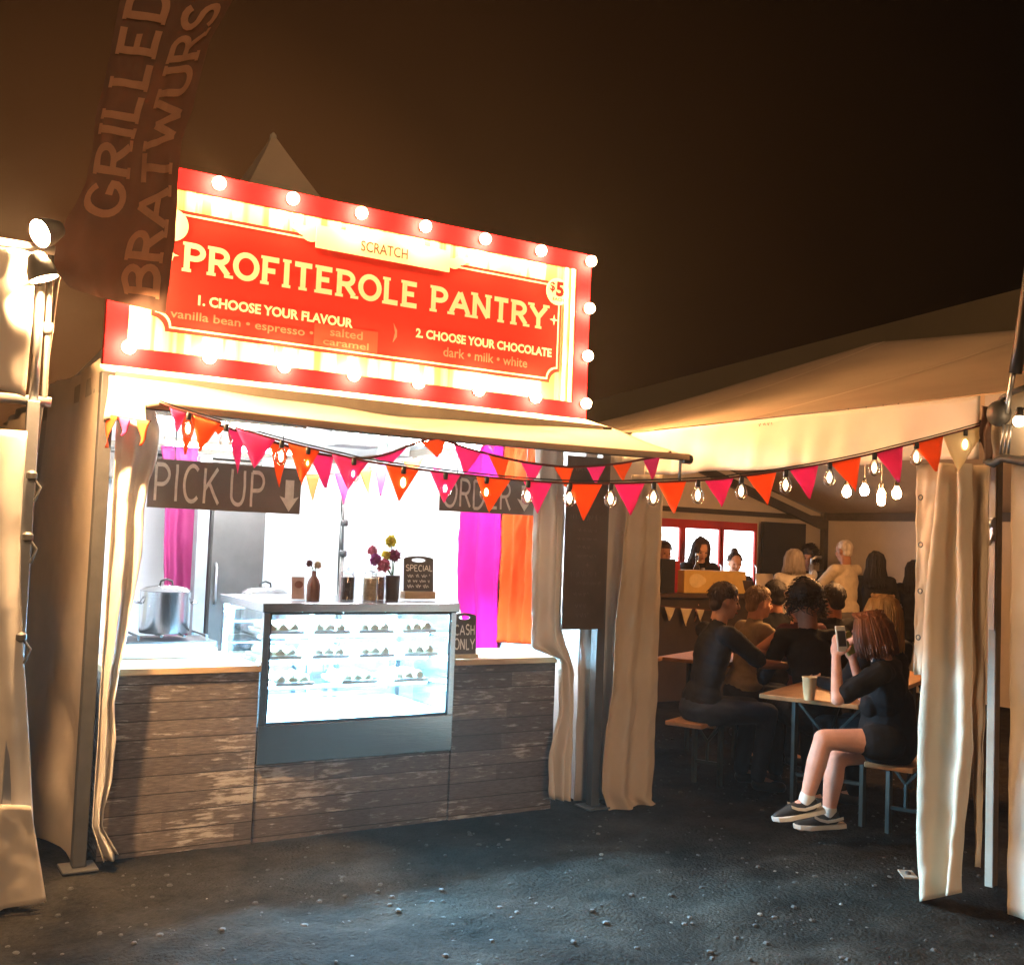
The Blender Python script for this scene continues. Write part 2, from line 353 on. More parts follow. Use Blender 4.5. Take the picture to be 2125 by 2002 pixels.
# glyph: (width, strokes, serif points); height 1
GL = {
 'A': (.74, [[(0, 0), (.37, 1)], [(.37, 1), (.74, 0)], [(.14, .34), (.60, .34)]], [(0, 0), (.74, 0)]),
 'B': (.62, [[(.06, 0), (.06, 1)], [(.06, 1)] + _arc(.32, .77, .24, .23, 90, -90) + [(.06, .54)], [(.06, .54)] + _arc(.34, .27, .27, .27, 90, -90) + [(.06, 0)]], [(.06, 0), (.06, 1)]),
 'C': (.66, [_arc(.36, .5, .34, .5, 48, 312, 18)], []),
 'D': (.68, [[(.06, 0), (.06, 1)], [(.06, 1)] + _arc(.26, .5, .40, .5, 90, -90, 14) + [(.06, 0)]], [(.06, 0), (.06, 1)]),
 'E': (.56, [[(.06, 0), (.06, 1)], [(.06, 1), (.54, 1)], [(.06, .52), (.44, .52)], [(.06, 0), (.56, 0)]], [(.06, 0), (.06, 1)]),
 'F': (.54, [[(.06, 0), (.06, 1)], [(.06, 1), (.54, 1)], [(.06, .50), (.42, .50)]], [(.06, 0), (.06, 1)]),
 'G': (.70, [_arc(.37, .5, .35, .5, 48, 330, 18) + [(.68, .44), (.44, .44)]], []),
 'H': (.66, [[(.06, 0), (.06, 1)], [(.60, 0), (.60, 1)], [(.06, .52), (.60, .52)]], [(.06, 0), (.06, 1), (.6, 0), (.6, 1)]),
 'I': (.16, [[(.08, 0), (.08, 1)]], [(.08, 0), (.08, 1)]),
 'K': (.64, [[(.06, 0), (.06, 1)], [(.58, 1), (.08, .42)], [(.24, .58), (.64, 0)]], [(.06, 0), (.06, 1)]),
 'L': (.52, [[(.06, 0), (.06, 1)], [(.06, 0), (.52, 0)]], [(.06, 0), (.06, 1)]),
 'N': (.70, [[(.06, 0), (.06, 1)], [(.06, 1), (.64, 0)], [(.64, 0), (.64, 1)]], [(.06, 0), (.64, 1), (.03, 1)]),
 'O': (.76, [_arc(.38, .5, .36, .5, 0, 360, 24)], []),
 'P': (.60, [[(.06, 0), (.06, 1)], [(.06, 1)] + _arc(.30, .73, .27, .27, 90, -90) + [(.06, .46)]], [(.06, 0), (.06, 1)]),
 'R': (.64, [[(.06, 0), (.06, 1)], [(.06, 1)] + _arc(.30, .74, .26, .26, 90, -90) + [(.06, .48)], [(.30, .48), (.62, 0)]], [(.06, 0), (.06, 1), (.64, 0)]),
 'S': (.58, [_arc(.30, .75, .25, .25, 30, 270, 10) + _arc(.29, .25, .27, .25, 90, -150, 10)], []),
 'T': (.62, [[(.31, 0), (.31, 1)], [(.0, 1), (.62, 1)]], [(.31, 0)]),
 'U': (.66, [[(.06, 1), (.06, .30)] + _arc(.33, .30, .27, .30, 180, 360) + [(.60, .30), (.60, 1)]], [(.06, 1), (.6, 1)]),
 'W': (1.0, [[(0, 1), (.26, 0)], [(.26, 0), (.5, .85)], [(.5, .85), (.74, 0)], [(.74, 0), (1, 1)]], [(0, 1), (1, 1)]),
 'Y': (.70, [[(0, 1), (.35, .46)], [(.70, 1), (.35, .46)], [(.35, .46), (.35, 0)]], [(0, 1), (.70, 1), (.35, 0)]),
}
def strokes_text(text, th=.13, serif=0.0, gap=.16, space=.34, jitter=0.0):
    """thick-stroke lettering: list of (quad strips) in a frame of height 1; returns verts (x, y, layer) and faces, width"""
    V = []; F = []; x = 0.0; layer = 0
    def ribbon(pl, w):
        nonlocal layer
        n0 = len(V); m = len(pl); closed = (abs(pl[0][0] - pl[-1][0]) + abs(pl[0][1] - pl[-1][1])) < 1e-4
        for i, p in enumerate(pl):
            a = pl[i - 1] if i else (pl[-2] if closed else p); b = pl[i + 1] if i < m - 1 else (pl[1] if closed else p)
            dx, dy = b[0] - a[0], b[1] - a[1]; L = math.hypot(dx, dy) or 1
            nx, ny = -dy / L * w / 2, dx / L * w / 2
            V.append((p[0] + nx, p[1] + ny, layer)); V.append((p[0] - nx, p[1] - ny, layer))
        for i in range(m - 1):
            F.append((n0 + 2 * i, n0 + 2 * i + 1, n0 + 2 * i + 3, n0 + 2 * i + 2))
        layer += 1
    for ch in text:
        if ch == ' ': x += space; continue
        w, st, se = GL[ch]
        jx = random.uniform(-1, 1) * jitter; jy = random.uniform(-1, 1) * jitter
        for s in st:
            pl = []
            for i in range(len(s)):
                if i and math.hypot(s[i][0] - s[i - 1][0], s[i][1] - s[i - 1][1]) > .2:
                    for k in range(1, 5): pl.append((s[i - 1][0] + (s[i][0] - s[i - 1][0]) * k / 5, s[i - 1][1] + (s[i][1] - s[i - 1][1]) * k / 5))
                pl.append(s[i])
            if jitter: pl = [(a + jitter * noise.noise(Vector((a * 2 + x * 3, b * 2, 1))), b + jitter * noise.noise(Vector((a * 2 + x * 3, b * 2, 5)))) for a, b in pl]
            # strokes stay inside the letter height
            ribbon([(x + jx + a, th / 2 + jy + b * (1 - th)) for a, b in pl], th)
        if serif:
            for a, b in se:
                yy = th / 2 + b * (1 - th); yy = yy - th * .22 if b < .5 else yy + th * .22
                ribbon([(x + a - serif, yy), (x + a, yy), (x + a + serif, yy)], th * .56)
        x += w + gap
    return V, F, x - gap
def letter_mb(text, fn, W=None, H=1.0, **k):
    """fn(x, y, lift) -> site position; lettering scaled to width W (if given) and height H"""
    V, F, w = strokes_text(text, **k); sx = (W / w) if W else H
    mb = MB(); mb.add([fn(x * sx, y * H, l * .00025) for x, y, l in V], F); return mb
def font_mb(text, fn, W=None, H=1.0, bold=0.0, spacing=1.0):
    cu = bpy.data.curves.new('tmp', 'FONT'); cu.body = text; cu.size = 1; cu.offset = bold; cu.space_character = spacing; cu.resolution_u = 3
    me = evaluated_mesh(cu)
    xs = [v.co.x for v in me.vertices]; ys = [v.co.y for v in me.vertices]; x0, x1, y0, y1 = min(xs), max(xs), min(ys), max(ys)
    sy = H / (y1 - y0); sx = W / (x1 - x0) if W else sy
    mb = MB(); mb.add([fn((v.co.x - x0) * sx, (v.co.y - y0) * sy, 0) for v in me.vertices], [tuple(p.vertices) for p in me.polygons])
    bpy.data.curves.remove(cu)
    return mb
def frontal(x0, z0, y):  # writing on a face looking along -Y
    return lambda a, b, l: Vector((x0 + a, y - .003 - l, z0 + b))

# ------------------------------------------------------------------ ground
def gheight(x, y):
    d = max(0.0, -y - .05) if x < 3.2 else 1.0
    k = min(1.0, max(.12, d))
    h = .034 * noise.noise(Vector((x * .9, y * .9, 3))) + .022 * noise.noise(Vector((x * 2.7, y * 2.7, 9))) + .016 * noise.noise(Vector((x * 8, y * 8, 2))) + .010 * noise.noise(Vector((x * 17, y * 17, 4)))
    return h * k - .022
def ground():
    def axis(a, b, far):
        n = int((b - a) / .045); xs = [a + (b - a) * i / n for i in range(n + 1)]
        out = [.5, 1.2, 2.5, 5, 10, 20, 45, 100, far]
        return [a - o for o in reversed(out)] + xs + [b + o for o in out]
    xs = axis(-2.2, 7.2, 400); ys = axis(-4.4, 2.2, 400)
    vs = [(x, y, gheight(x, y) if (-3 < x < 8 and -5 < y < 3) else -.022) for y in ys for x in xs]; n = len(xs)
    mb = MB(); mb.add(vs, [(j * n + i, j * n + i + 1, (j + 1) * n + i + 1, (j + 1) * n + i) for j in range(len(ys) - 1) for i in range(n - 1)])
    m = bpy.data.materials.new('trodden_dirt'); m.use_nodes = True; nt = m.node_tree; N = nt.nodes; L = nt.links; b = N['Principled BSDF']
    b.inputs['Roughness'].default_value = 1.0; b.inputs['Specular IOR Level'].default_value = .04
    tc = N.new('ShaderNodeTexCoord')
    n1 = N.new('ShaderNodeTexNoise'); n1.inputs['Scale'].default_value = 3.0; n1.inputs['Detail'].default_value = 8; n1.inputs['Roughness'].default_value = .7
    n2 = N.new('ShaderNodeTexNoise'); n2.inputs['Scale'].default_value = 34; n2.inputs['Detail'].default_value = 6; n2.inputs['Roughness'].default_value = .75
    vo = N.new('ShaderNodeTexVoronoi'); vo.inputs['Scale'].default_value = 60
    for q in (n1, n2, vo): L.new(tc.outputs['Object'], q.inputs['Vector'])
    rp = N.new('ShaderNodeValToRGB'); e = rp.color_ramp.elements
    e[0].position = .30; e[0].color = (.006, .0056, .0052, 1); e[1].position = .76; e[1].color = (.052, .047, .040, 1)
    mx = N.new('ShaderNodeMath'); mx.operation = 'MULTIPLY_ADD'; mx.inputs[1].default_value = .42; L.new(n2.outputs['Fac'], mx.inputs[0])
    m2 = N.new('ShaderNodeMath'); m2.operation = 'MULTIPLY'; m2.inputs[1].default_value = .62; L.new(n1.outputs['Fac'], m2.inputs[0]); L.new(m2.outputs[0], mx.inputs[2])
    L.new(mx.outputs[0], rp.inputs['Fac'])
    n4 = N.new('ShaderNodeTexNoise'); n4.inputs['Scale'].default_value = 1.1; n4.inputs['Detail'].default_value = 5; n4.inputs['Roughness'].default_value = .65; L.new(tc.outputs['Object'], n4.inputs['Vector'])
    r4 = N.new('ShaderNodeValToRGB'); r4.color_ramp.elements[0].position = .36; r4.color_ramp.elements[0].color = (.42, .40, .38, 1); r4.color_ramp.elements[1].position = .62; r4.color_ramp.elements[1].color = (1.25, 1.2, 1.12, 1); L.new(n4.outputs['Fac'], r4.inputs['Fac'])
    x4 = N.new('ShaderNodeMix'); x4.data_type = 'RGBA'; x4.blend_type = 'MULTIPLY'; x4.inputs[0].default_value = 1; L.new(rp.outputs['Color'], x4.inputs[6]); L.new(r4.outputs['Color'], x4.inputs[7]); L.new(x4.outputs[2], b.inputs['Base Color'])
    ad = N.new('ShaderNodeMath'); ad.operation = 'MULTIPLY_ADD'; ad.inputs[1].default_value = -.5; L.new(vo.outputs['Distance'], ad.inputs[0]); L.new(n2.outputs['Fac'], ad.inputs[2])
    bp = N.new('ShaderNodeBump'); bp.inputs['Strength'].default_value = .9; bp.inputs['Distance'].default_value = .025
    L.new(ad.outputs[0], bp.inputs['Height']); L.new(bp.outputs[0], b.inputs['Normal'])
    g = obj('ground', mb, m, smooth=True); tag(g, kind='structure')
    rnd = random.Random(4); st = MB(); pl = MB()
    for i in range(1700):
        x = rnd.uniform(-2, 6.5); y = rnd.uniform(-4.2, -.05) if x < 3.4 else rnd.uniform(-4.2, 2)
        r = rnd.choice((.004, .005, .007, .009, .013)); z = gheight(x, y)
        (pl if rnd.random() < .05 else st).ball((x, y, z + r * .2), (r * rnd.uniform(.8, 1.5), r * rnd.uniform(.8, 1.3), r * .6), 5, 4, Matrix.Rotation(rnd.uniform(0, 3), 3, 'Z'))
    tag(obj('gravel', st, mat('grey_gravel', (.07, .064, .056), .8, var=.5, scale=15)), kind='stuff')
    tag(obj('pale_gravel', pl, mat('pale_gravel', (.20, .18, .15), .8, var=.4, scale=15)), kind='stuff')
ground()

# ------------------------------------------------------------------ cloth
def interp(pts, t):
    """pts: [(z-sorted) Vector]; t in 0..1 along the list by length"""
    L = [0.0]
    for a, b in zip(pts, pts[1:]): L.append(L[-1] + (b - a).length)
    d = t * L[-1]
    for i in range(len(pts) - 1):
        if d <= L[i + 1] or i == len(pts) - 2:
            k = (d - L[i]) / max(1e-9, L[i + 1] - L[i]); return pts[i].lerp(pts[i + 1], min(1, max(0, k)))
def drape(left, right, folds, amp, out, nu=70, nv=60, seed=1, top=.5, wrinkle=.010, belly=0.0, sharp=1.0, bottom=1.0):
    """cloth between two hanging edges; folds stand out along 'out'"""
    left = [Vector(p) for p in left]; right = [Vector(p) for p in right]; ws = min(1.0, (left[0] - right[0]).length / .42); out = Vector(out).normalized()
    def fn(s, t):
        a = interp(left, t); b = interp(right, t)
        ss = s + .05 * sin(2 * pi * s) * sin(3 * t + seed)
        p = a.lerp(b, ss)
        ph = 2 * pi * folds * (s + .06 * noise.noise(Vector((s * 3, t * 1.4, seed)))) + seed * 1.7 + .5 * sin(2.4 * t + seed)
        w = sin(ph); w = math.copysign(abs(w) ** sharp, w)
        k = (top + (bottom - top) * t) * amp * (.65 + .5 * noise.noise(Vector((s * 4 * ws + seed, t * .8, 2))) + .35)
        e = min(1.0, 6 * s, 6 * (1 - s)) if belly == 0 else 1.0
        d = w * k * e + wrinkle * noise.noise(Vector((s * 7 * ws, t * 6 + seed, seed))) * 1.6 + wrinkle * .8 * noise.noise(Vector((s * 13 * ws + 2 * t * 9, t * 14, seed + 3)))
        if belly: d += belly * sin(pi * s)
        return p + out * d
    mb = MB(); mb.grid(fn, nu, nv); return mb

# ------------------------------------------------------------------ the stall's marquee
OUT = Vector((0, -1, 0))
def stall():
    t = thing('stall_marquee', 'white pagoda stall tent with a pointed roof over the profiterole counter', 'tent', (1.5, 2.2, 0))
    for (x, y) in ((0.0, .03), (2.98, .03), (0.03, 4.25), (2.97, 4.25)):
        mb = MB(); mb.box((x, y, 1.17), (.062, .062, 2.34)); mb.box((x, y, -.008), (.16, .16, .012))
        obj('post', mb, M['alu_dark'], t, bevel=.004)
    e = MB()
    for a, b in (((.035, .03, 2.30), (2.945, .03, 2.30)), ((.035, 4.25, 2.30), (2.93, 4.25, 2.30)), ((.0, .065, 2.30), (.0, 4.2, 2.30)), ((2.98, .065, 2.30), (2.98, 4.2, 2.30))): e.bar(a, b, .05, .09)
    obj('eave_beam', e, M['alu_white'], t)
    ap = Vector((1.5, 2.36, 4.60)); base = [(-.03, .36), (3.02, .36), (3.02, 4.33), (-.03, 4.33)]
    r = MB()
    for i in range(4):
        a = base[i]; b = base[(i + 1) % 4]
        def fn(s, q, a=a, b=b):
            x = a[0] + (b[0] - a[0]) * s; y = a[1] + (b[1] - a[1]) * s; k = q
            sag = 1 - .10 * sin(pi * s) * (1 - q)
            return Vector((x + (ap.x - x) * k, y + (ap.y - y) * k, 2.40 + (ap.z - 2.40) * (q ** 1.4) * sag))
        r.grid(fn, 14, 24)
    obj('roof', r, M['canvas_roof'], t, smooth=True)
    f = MB(); f.lathe((1.5, 2.36, 4.57), [(.03, -.02), (.025, .02), (.006, .04)], 10); obj('finial', f, M['alu_white'], t, smooth=40)
    # inner lining, back and side walls
    c = MB(); c.grid(lambda s, q: Vector((.03 + 2.92 * s, .08 + 4.15 * q, 2.335 + .55 * min(1, 2 * min(s, 1 - s)) * min(1, 2.5 * min(q, 1 - q)))), 26, 26); obj('ceiling_lining', c, M['canvas_white'], t, smooth=True)
    w = drape([(0.05, 4.2, 2.28), (0.05, 4.2, 0)], [(2.94, 4.2, 2.28), (2.94, 4.2, 0)], 7, .03, OUT, 90, 30, 3); obj('back_wall', w, M['canvas_white'], t, smooth=True)
    w = drape([(2.95, .16, 2.28), (2.95, .16, 0)], [(2.95, 4.18, 2.28), (2.95, 4.18, 0)], 9, .02, (-1, 0, 0), 90, 30, 5); obj('side_wall', w, M['canvas_white'], t, smooth=True)
    # left side wall seen from outside, sagging and creased towards its hem
    def lw(s, q):
        y = .075 + 4.1 * s; z = 2.41 * (1 - q)
        k = q * q
        d = .085 * sin(13.0 * s + 1 + .8 * q) * (.35 + q) + .045 * sin(31 * s + 2 - q) * (.4 + .6 * q) + .05 * max(0, q - .35) * sin(16 * q + 20 * s) + .04 * max(0, q - .55) * sin(30 * q - 26 * s) + .05 * k * noise.noise(Vector((s * 18, q * 5, 1))) + .03 * k * noise.noise(Vector((s * 40 + q * 22, q * 16, 6))) + .012 * noise.noise(Vector((s * 30, q * 7, 6))) + .05 * max(0, q - .5) * sin(9 * q + 14 * s)
        return Vector((-.012 - .02 + d * min(1, 5 * s + .05), y, z + .0))
    w = MB(); w.grid(lw, 110, 80); o = obj('side_wall', w, M['canvas_dirty'], t, smooth=True)
    wi = MB(); wi.grid(lambda s, q: Vector((.045, .10 + 4.08 * s, 2.27 * (1 - q))), 4, 4); obj('inner_lining', wi, M['canvas_white'], t)
    # awning from the eave out to its front bar
    def aw(s, q):
        sag = .020 * sin(pi * s) * sin(pi * q) * 2 + .012 * sin(pi * q) * noise.noise(Vector((s * 5, q * 2, 8))) * 2
        x = -.02 + 3.05 * s + .07 * q * (1 - s) + .07 * q * s
        return Vector((x, .32 - .92 * q, 2.415 - .275 * q - sag - .018 * sin(pi * s) * q))
    a = MB(); a.grid(aw, 60, 20); o = obj('awning', a, M['awning'], t, smooth=True, solid=.004)
    b = MB(); b.tube([aw(i / 24, 1.0) + Vector((0, -.010, -.016)) for i in range(25)], .016, 8)
    # rolled front hem: a flat band under the edge
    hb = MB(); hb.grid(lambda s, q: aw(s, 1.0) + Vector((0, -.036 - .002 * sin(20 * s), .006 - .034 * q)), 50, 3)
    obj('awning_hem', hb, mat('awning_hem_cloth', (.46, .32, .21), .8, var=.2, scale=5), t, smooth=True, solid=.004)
    obj('awning_bar', b, M['alu_dark'], t, smooth=True)
    k = MB(); k.tube([aw(1, 1) + Vector((-.03, -.012, -.022)), aw(1, 1) + Vector((.03, -.012, -.022))], .028, 8)
    k.tube([aw(1, 1) + Vector((-.035, 0, -.03)), aw(1, 1) + Vector((-.035, 0, -.17))], .009, 6); obj('awning_bracket', k, M['black'], t)
    # side cheek of the awning
    ck = MB()
    def cheek(s, q):
        y = .30 - .90 * s; top = aw(0, s).z - .006; bot = 2.135 - .10 * s - .012 * sin(9 * s)
        return Vector((-.022 + .07 * s + .012 * sin(6 * s + 3 * q) * q, y, top + (bot - top) * q))
    ck.grid(cheek, 20, 8); obj('awning_cheek', ck, M['canvas'], t, smooth=True, solid=.003)
    for x in (.9, 2.0):
        h = MB(); h.box((x, 1.3, 2.30), (.34, .16, .05)); obj('ceiling_bracket', h, M['alu'], t)
    # lit LED battens under the ceiling
    for (x, y) in ((.85, 1.1), (2.15, 1.1), (1.5, 2.9)):
        l = thing('led_batten', 'white LED tube light under the stall ceiling, ' + ('above the stove side' if x < 1 else 'above the till side' if x > 2 else 'at the back'), 'light', (x, y, 2.3), 'tube lights inside the stall')
        mb = MB(); mb.box((x, y, 2.275), (1.1, .06, .03)); obj('housing', mb, M['alu_white'], l)
        mb = MB(); mb.tube([(x - .53, y, 2.245), (x + .53, y, 2.245)], .018, 10); obj('tube', mb, M['tube'], l, smooth=True)
stall()

# curtains of the stall
def curtain(name, label, mb, material=None, group=None, eyes=None, cat='curtain'):
    o = obj(name, mb, material or M['canvas'], smooth=True, solid=.004); tag(o, label, cat, group); return o
Ld = [(318, 832), (331, 893), (325, 954), (309, 999), (298, 1056), (294, 1152), (280, 1232), (262, 1325), (247, 1386), (246, 1399), (236, 1456), (239, 1533), (231, 1620), (214, 1678), (212, 1715), (246, 1772)]
Rr = [onY(u, v, -.02) for u, v in Ld]
Lf = [Vector((.045, -.02, p.z)) for p in Rr]
Lf[-1] = Vector((.10, -.05, Rr[-1].z - .02))
curtain('stall_curtain', 'pale stall curtain gathered against the dark left front post', drape(Lf, Rr, 1.6, .035, OUT, 46, 90, 2, top=1.0, wrinkle=.012))
# white curtain at the right end of the opening, with a gathered lower half
R0 = [(1112, 905), (1110, 1000), (1104, 1180), (1104, 1345), (1158, 1365), (1160, 1480), (1140, 1560), (1137, 1640), (1140, 1656)]
R1 = [(1170, 905), (1170, 1000), (1168, 1180), (1166, 1305), (1190, 1400), (1190, 1480), (1188, 1560), (1186, 1640), (1184, 1662)]
curtain('stall_curtain', 'white stall curtain beside the tall chalkboard menu', drape([onY(u, v, .02) for u, v in R0], [onY(u, v, .02) for u, v in R1], 2.2, .03, OUT, 40, 80, 4, top=.8, wrinkle=.016), group=None)
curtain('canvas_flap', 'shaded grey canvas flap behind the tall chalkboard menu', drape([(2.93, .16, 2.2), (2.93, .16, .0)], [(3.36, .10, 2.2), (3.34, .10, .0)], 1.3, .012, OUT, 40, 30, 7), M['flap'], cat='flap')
C0 = [(1312, 985), (1300, 1060), (1290, 1180), (1276, 1330), (1268, 1450), (1252, 1580), (1247, 1640), (1270, 1695)]
C1 = [(1378, 985), (1376, 1060), (1372, 1180), (1366, 1330), (1362, 1450), (1358, 1580), (1352, 1660), (1386, 1688)]
curtain('tent_curtain', 'long pale curtain tied at the left of the bar tent entrance', drape([onY(u, v, -.05) for u, v in C0], [onY(u, v, -.05) for u, v in C1], 1.7, .030, OUT, 60, 80, 6, top=.6, wrinkle=.012), M['tent_canvas'])

# ------------------------------------------------------------------ illuminated sign
def sign():
    Y = .33
    t = thing('marquee_sign', 'red lit sign with cream lettering and a border of bulbs above the awning', 'sign', (1.54, Y, 2.41))
    x0, x1, z0, z1 = .035, 3.03, 2.415, 3.50
    b = MB(); b.span((x0, Y, z0), (x1, Y + .05, z1)); obj('backing_board', b, M['stripes'], t, bevel=.003)
    fr = MB(); w = .105; F = Y - .008
    fr.span((x0 - .006, F, z1 - w), (x1 + .006, Y + .055, z1 + .006)); fr.span((x0 - .006, F, z0 - .006), (x1 + .006, Y + .055, z0 + w))
    fr.span((x0 - .0055, F + .0005, z0 + w), (x0 + w, Y + .0545, z1 - w)); fr.span((x1 - w, F + .0005, z0 + w), (x1 + .0055, Y + .0545, z1 - w))
    obj('frame', fr, M['red'], t)
    st = MB()
    for zz in (z1 - .02, z0 + .02): st.tube([(x0 + .3, Y + .07, zz), (x1 - .3, Y + .07, zz)], .02, 8)
    for xx in (x0 + .3, 1.5, x1 - .3): st.tube([(xx, Y + .075, 2.30), (xx, Y + .075, z1)], .022, 8)
    obj('support_frame', st, M['alu_dark'], t)
    # red panel with scooped corners, cream line round it
    pl, pr, pb, pt, R = .262, 2.800, 2.640, 3.270, .075
    def outline(g):
        l, r, bt, tp = pl + g, pr - g, pb + g, pt - g; o = []
        for (cx, cz, a0, a1) in ((l, bt, 90, 0), (r, bt, 180, 90), (r, tp, 270, 180), (l, tp, 360, 270)):
            o += [(cx + R * cos(radians(a0 + (a1 - a0) * i / 8)), cz + R * sin(radians(a0 + (a1 - a0) * i / 8))) for i in range(9)]
        return o
    p = MB(); p.prism([(x, Y - .008, z) for x, z in outline(-.012)], (0, .008, 0)); obj('panel', p, M['panel_red'], t)
    ln = MB(); a = outline(.006); c = outline(.016)
    ln.add([(x, Y - .0105, z) for x, z in a] + [(x, Y - .0105, z) for x, z in c], [(i, (i + 1) % len(a), (i + 1) % len(a) + len(a), i + len(a)) for i in range(len(a))]); obj('border_line', ln, M['cream'], t)
    # the pale uprights at the right
    for xx in (2.835, 2.885):
        u = MB(); u.span((xx, Y - .006, z0 + w), (xx + .022, Y, z1 - w)); obj('upright_strip', u, M['cream_light'], t)
    g = lambda x, z: frontal(x, z, Y - .010)
    # main title, slightly arched as on the sign
    def arched(x, z):
        def f(a, b, l):
            return Vector((x + a, Y - .0125 - l, z + b))
        return f
    obj('lettering', letter_mb('PROFITEROLE PANTRY', arched(.405, 2.958), 2.275, .158, th=.19, serif=.15, gap=.20, space=.42), M['cream'], t)
    obj('lettering', font_mb('1. CHOOSE YOUR FLAVOUR', g(.485, 2.788), .885, .056, bold=.035), M['cream'], t)
    obj('lettering', font_mb('2. CHOOSE YOUR CHOCOLATE', g(1.774, 2.790), .970, .056, bold=.035), M['cream'], t)
    obj('lettering', font_mb('vanilla bean \u2022 espresso \u2022', g(.345, 2.690), .790, .060, bold=.012), M['pale_red'], t)
    s = MB(); s.span((1.142, Y - .010, 2.662), (1.532, Y - .008, 2.788)); obj('sticker', s, M['panel_red2'], t)
    obj('lettering', font_mb('salted', g(1.235, 2.727), .20, .048, bold=.012), M['pale_red'], t)
    obj('lettering', font_mb('caramel', g(1.195, 2.672), .28, .040, bold=.012), M['pale_red'], t)
    obj('lettering', font_mb('dark \u2022 milk \u2022 white', g(1.963, 2.700), .60, .058, bold=.012), M['pale_red'], t)
    d = MB(); d.prism([(1.628, Y - .0105, 2.74), (1.652, Y - .0105, 2.775), (1.652, Y - .0105, 2.815), (1.628, Y - .0105, 2.855), (1.640, Y - .0105, 2.80)], (0, .002, 0)); obj('arrow_mark', d, M['pale_red'], t)
    for (sx, sz) in ((2.755, 3.035), (.338, 3.035)):
        q = MB(); pts = []
        for i in range(8):
            r = .034 if i % 2 == 0 else .010; pts.append((sx + r * sin(pi * i / 4), Y - .0125, sz + r * cos(pi * i / 4)))
        q.prism(pts, (0, .002, 0)); obj('star', q, M['cream'], t)
    def disc(x, z, r):
        q = MB(); q.prism([(x + r * cos(2 * pi * i / 40), Y - .0145, z + r * sin(2 * pi * i / 40)) for i in range(40)], (0, .004, 0)); return q
    o = obj('price_disc', disc(2.775, 3.222, .088), M['cream_light'], t)
    h = frontal
    obj('lettering', font_mb('$', h(2.712, 3.212, Y - .0145), .038, .068, bold=.02), M['dark_print'], o)
    obj('lettering', font_mb('5', h(2.758, 3.190, Y - .0145), .062, .098, bold=.045), M['dark_print'], o)
    obj('lettering', font_mb('EACH', h(2.735, 3.160, Y - .0145), .085, .022, bold=.03), M['dark_print'], o)
    obj('price_disc', disc(.325, 3.195, .088), M['cream_light'], t)
    # name plate on the top edge, scrolls on both sides
    q = MB(); q.span((1.122, Y - .018, 3.216), (1.978, Y - .0105, 3.345)); q.span((1.30, Y - .0175, 3.345), (1.80, Y - .011, 3.378)); o = obj('name_plate', q, M['cream_light'], t)
    obj('lettering', font_mb('SCRATCH', h(1.395, 3.243, Y - .018), .30, .062, bold=.012), M['ink'], o)
    for sgn, xx in ((-1, 1.122), (1, 1.978)):
        q = MB()
        for k, (dx, dz, r) in enumerate(((.03, .03, .04), (.075, .055, .035), (.115, .065, .022))):
            q.prism([(xx + sgn * dx + r * 1.2 * cos(2 * pi * i / 20), Y - .0135 - k * .001, 3.245 + dz + r * .8 * sin(2 * pi * i / 20)) for i in range(20)], (0, .003, 0))
        obj('scroll', q, M['cream_light'], o)
    # bulbs
    sp, sz = .4115, .313; pos = [(i, 3) for i in range(8)] + [(i, 0) for i in range(8)] + [(7, 1), (7, 2), (0, 1), (0, 2)]
    for i, j in pos:
        x = .138 + sp * i; z = 2.512 + sz * j
        if i == 7: x -= .02
        s = MB(); s.lathe((x, F, z), [(.022, 0), (.022, .022), (.016, .026)], 14, (0, -1, 0))
        so = obj('socket', s, M['black'], t, smooth=40)
        bmb = MB(); bmb.ball((x, F - .052, z), .034, 14, 10); bmb.lathe((x, F - .022, z), [(.013, 0), (.016, .012), (.024, .022)], 12, (0, -1, 0))
        bo = obj('bulb', bmb, M['bulb'], so, smooth=True)
sign()

# ------------------------------------------------------------------ counters and display case
def counters():
    def unit(x0, x1, yf, yb, label, top=True):
        t = thing('counter', label, 'counter', ((x0 + x1) / 2, (yf + yb) / 2, 0), 'plank fronted counter units')
        b = MB(); b.span((x0, yf, -.03), (x1, yf + .018, .868)); obj('front_panel', b, M['planks'], t)
        b = MB(); b.span((x0 + .001, yf + .018, -.02), (x0 + .019, yb, .868)); obj('side_panel', b, M['planks'], t); b = MB(); b.span((x1 - .019, yf + .018, -.02), (x1 - .001, yb, .868)); obj('side_panel', b, M['planks'], t)
        b = MB(); b.span((x0 - .004, yf - .022, .868), (x1 + .004, yb + .01, .902)); obj('worktop', b, M['oak'], t, bevel=.003)
    unit(.10, .862, .13, .78, 'plank fronted counter unit below the pick up board, left of the glass case')
    unit(2.028, 2.735, .13, .66, 'plank fronted counter unit below the order board, right of the glass case')
    t = thing('counter_plinth', 'low plank fronted plinth under the steel base of the glass case', 'counter', (1.45, .4, 0), 'plank fronted counter units')
    b = MB(); b.span((.872, .142, -.03), (2.022, .16, .378)); obj('front_panel', b, M['planks'], t)
    b = MB(); b.span((.90, .16, -.02), (2.0, .66, .37)); obj('carcass', b, M['black'], t)
counters()

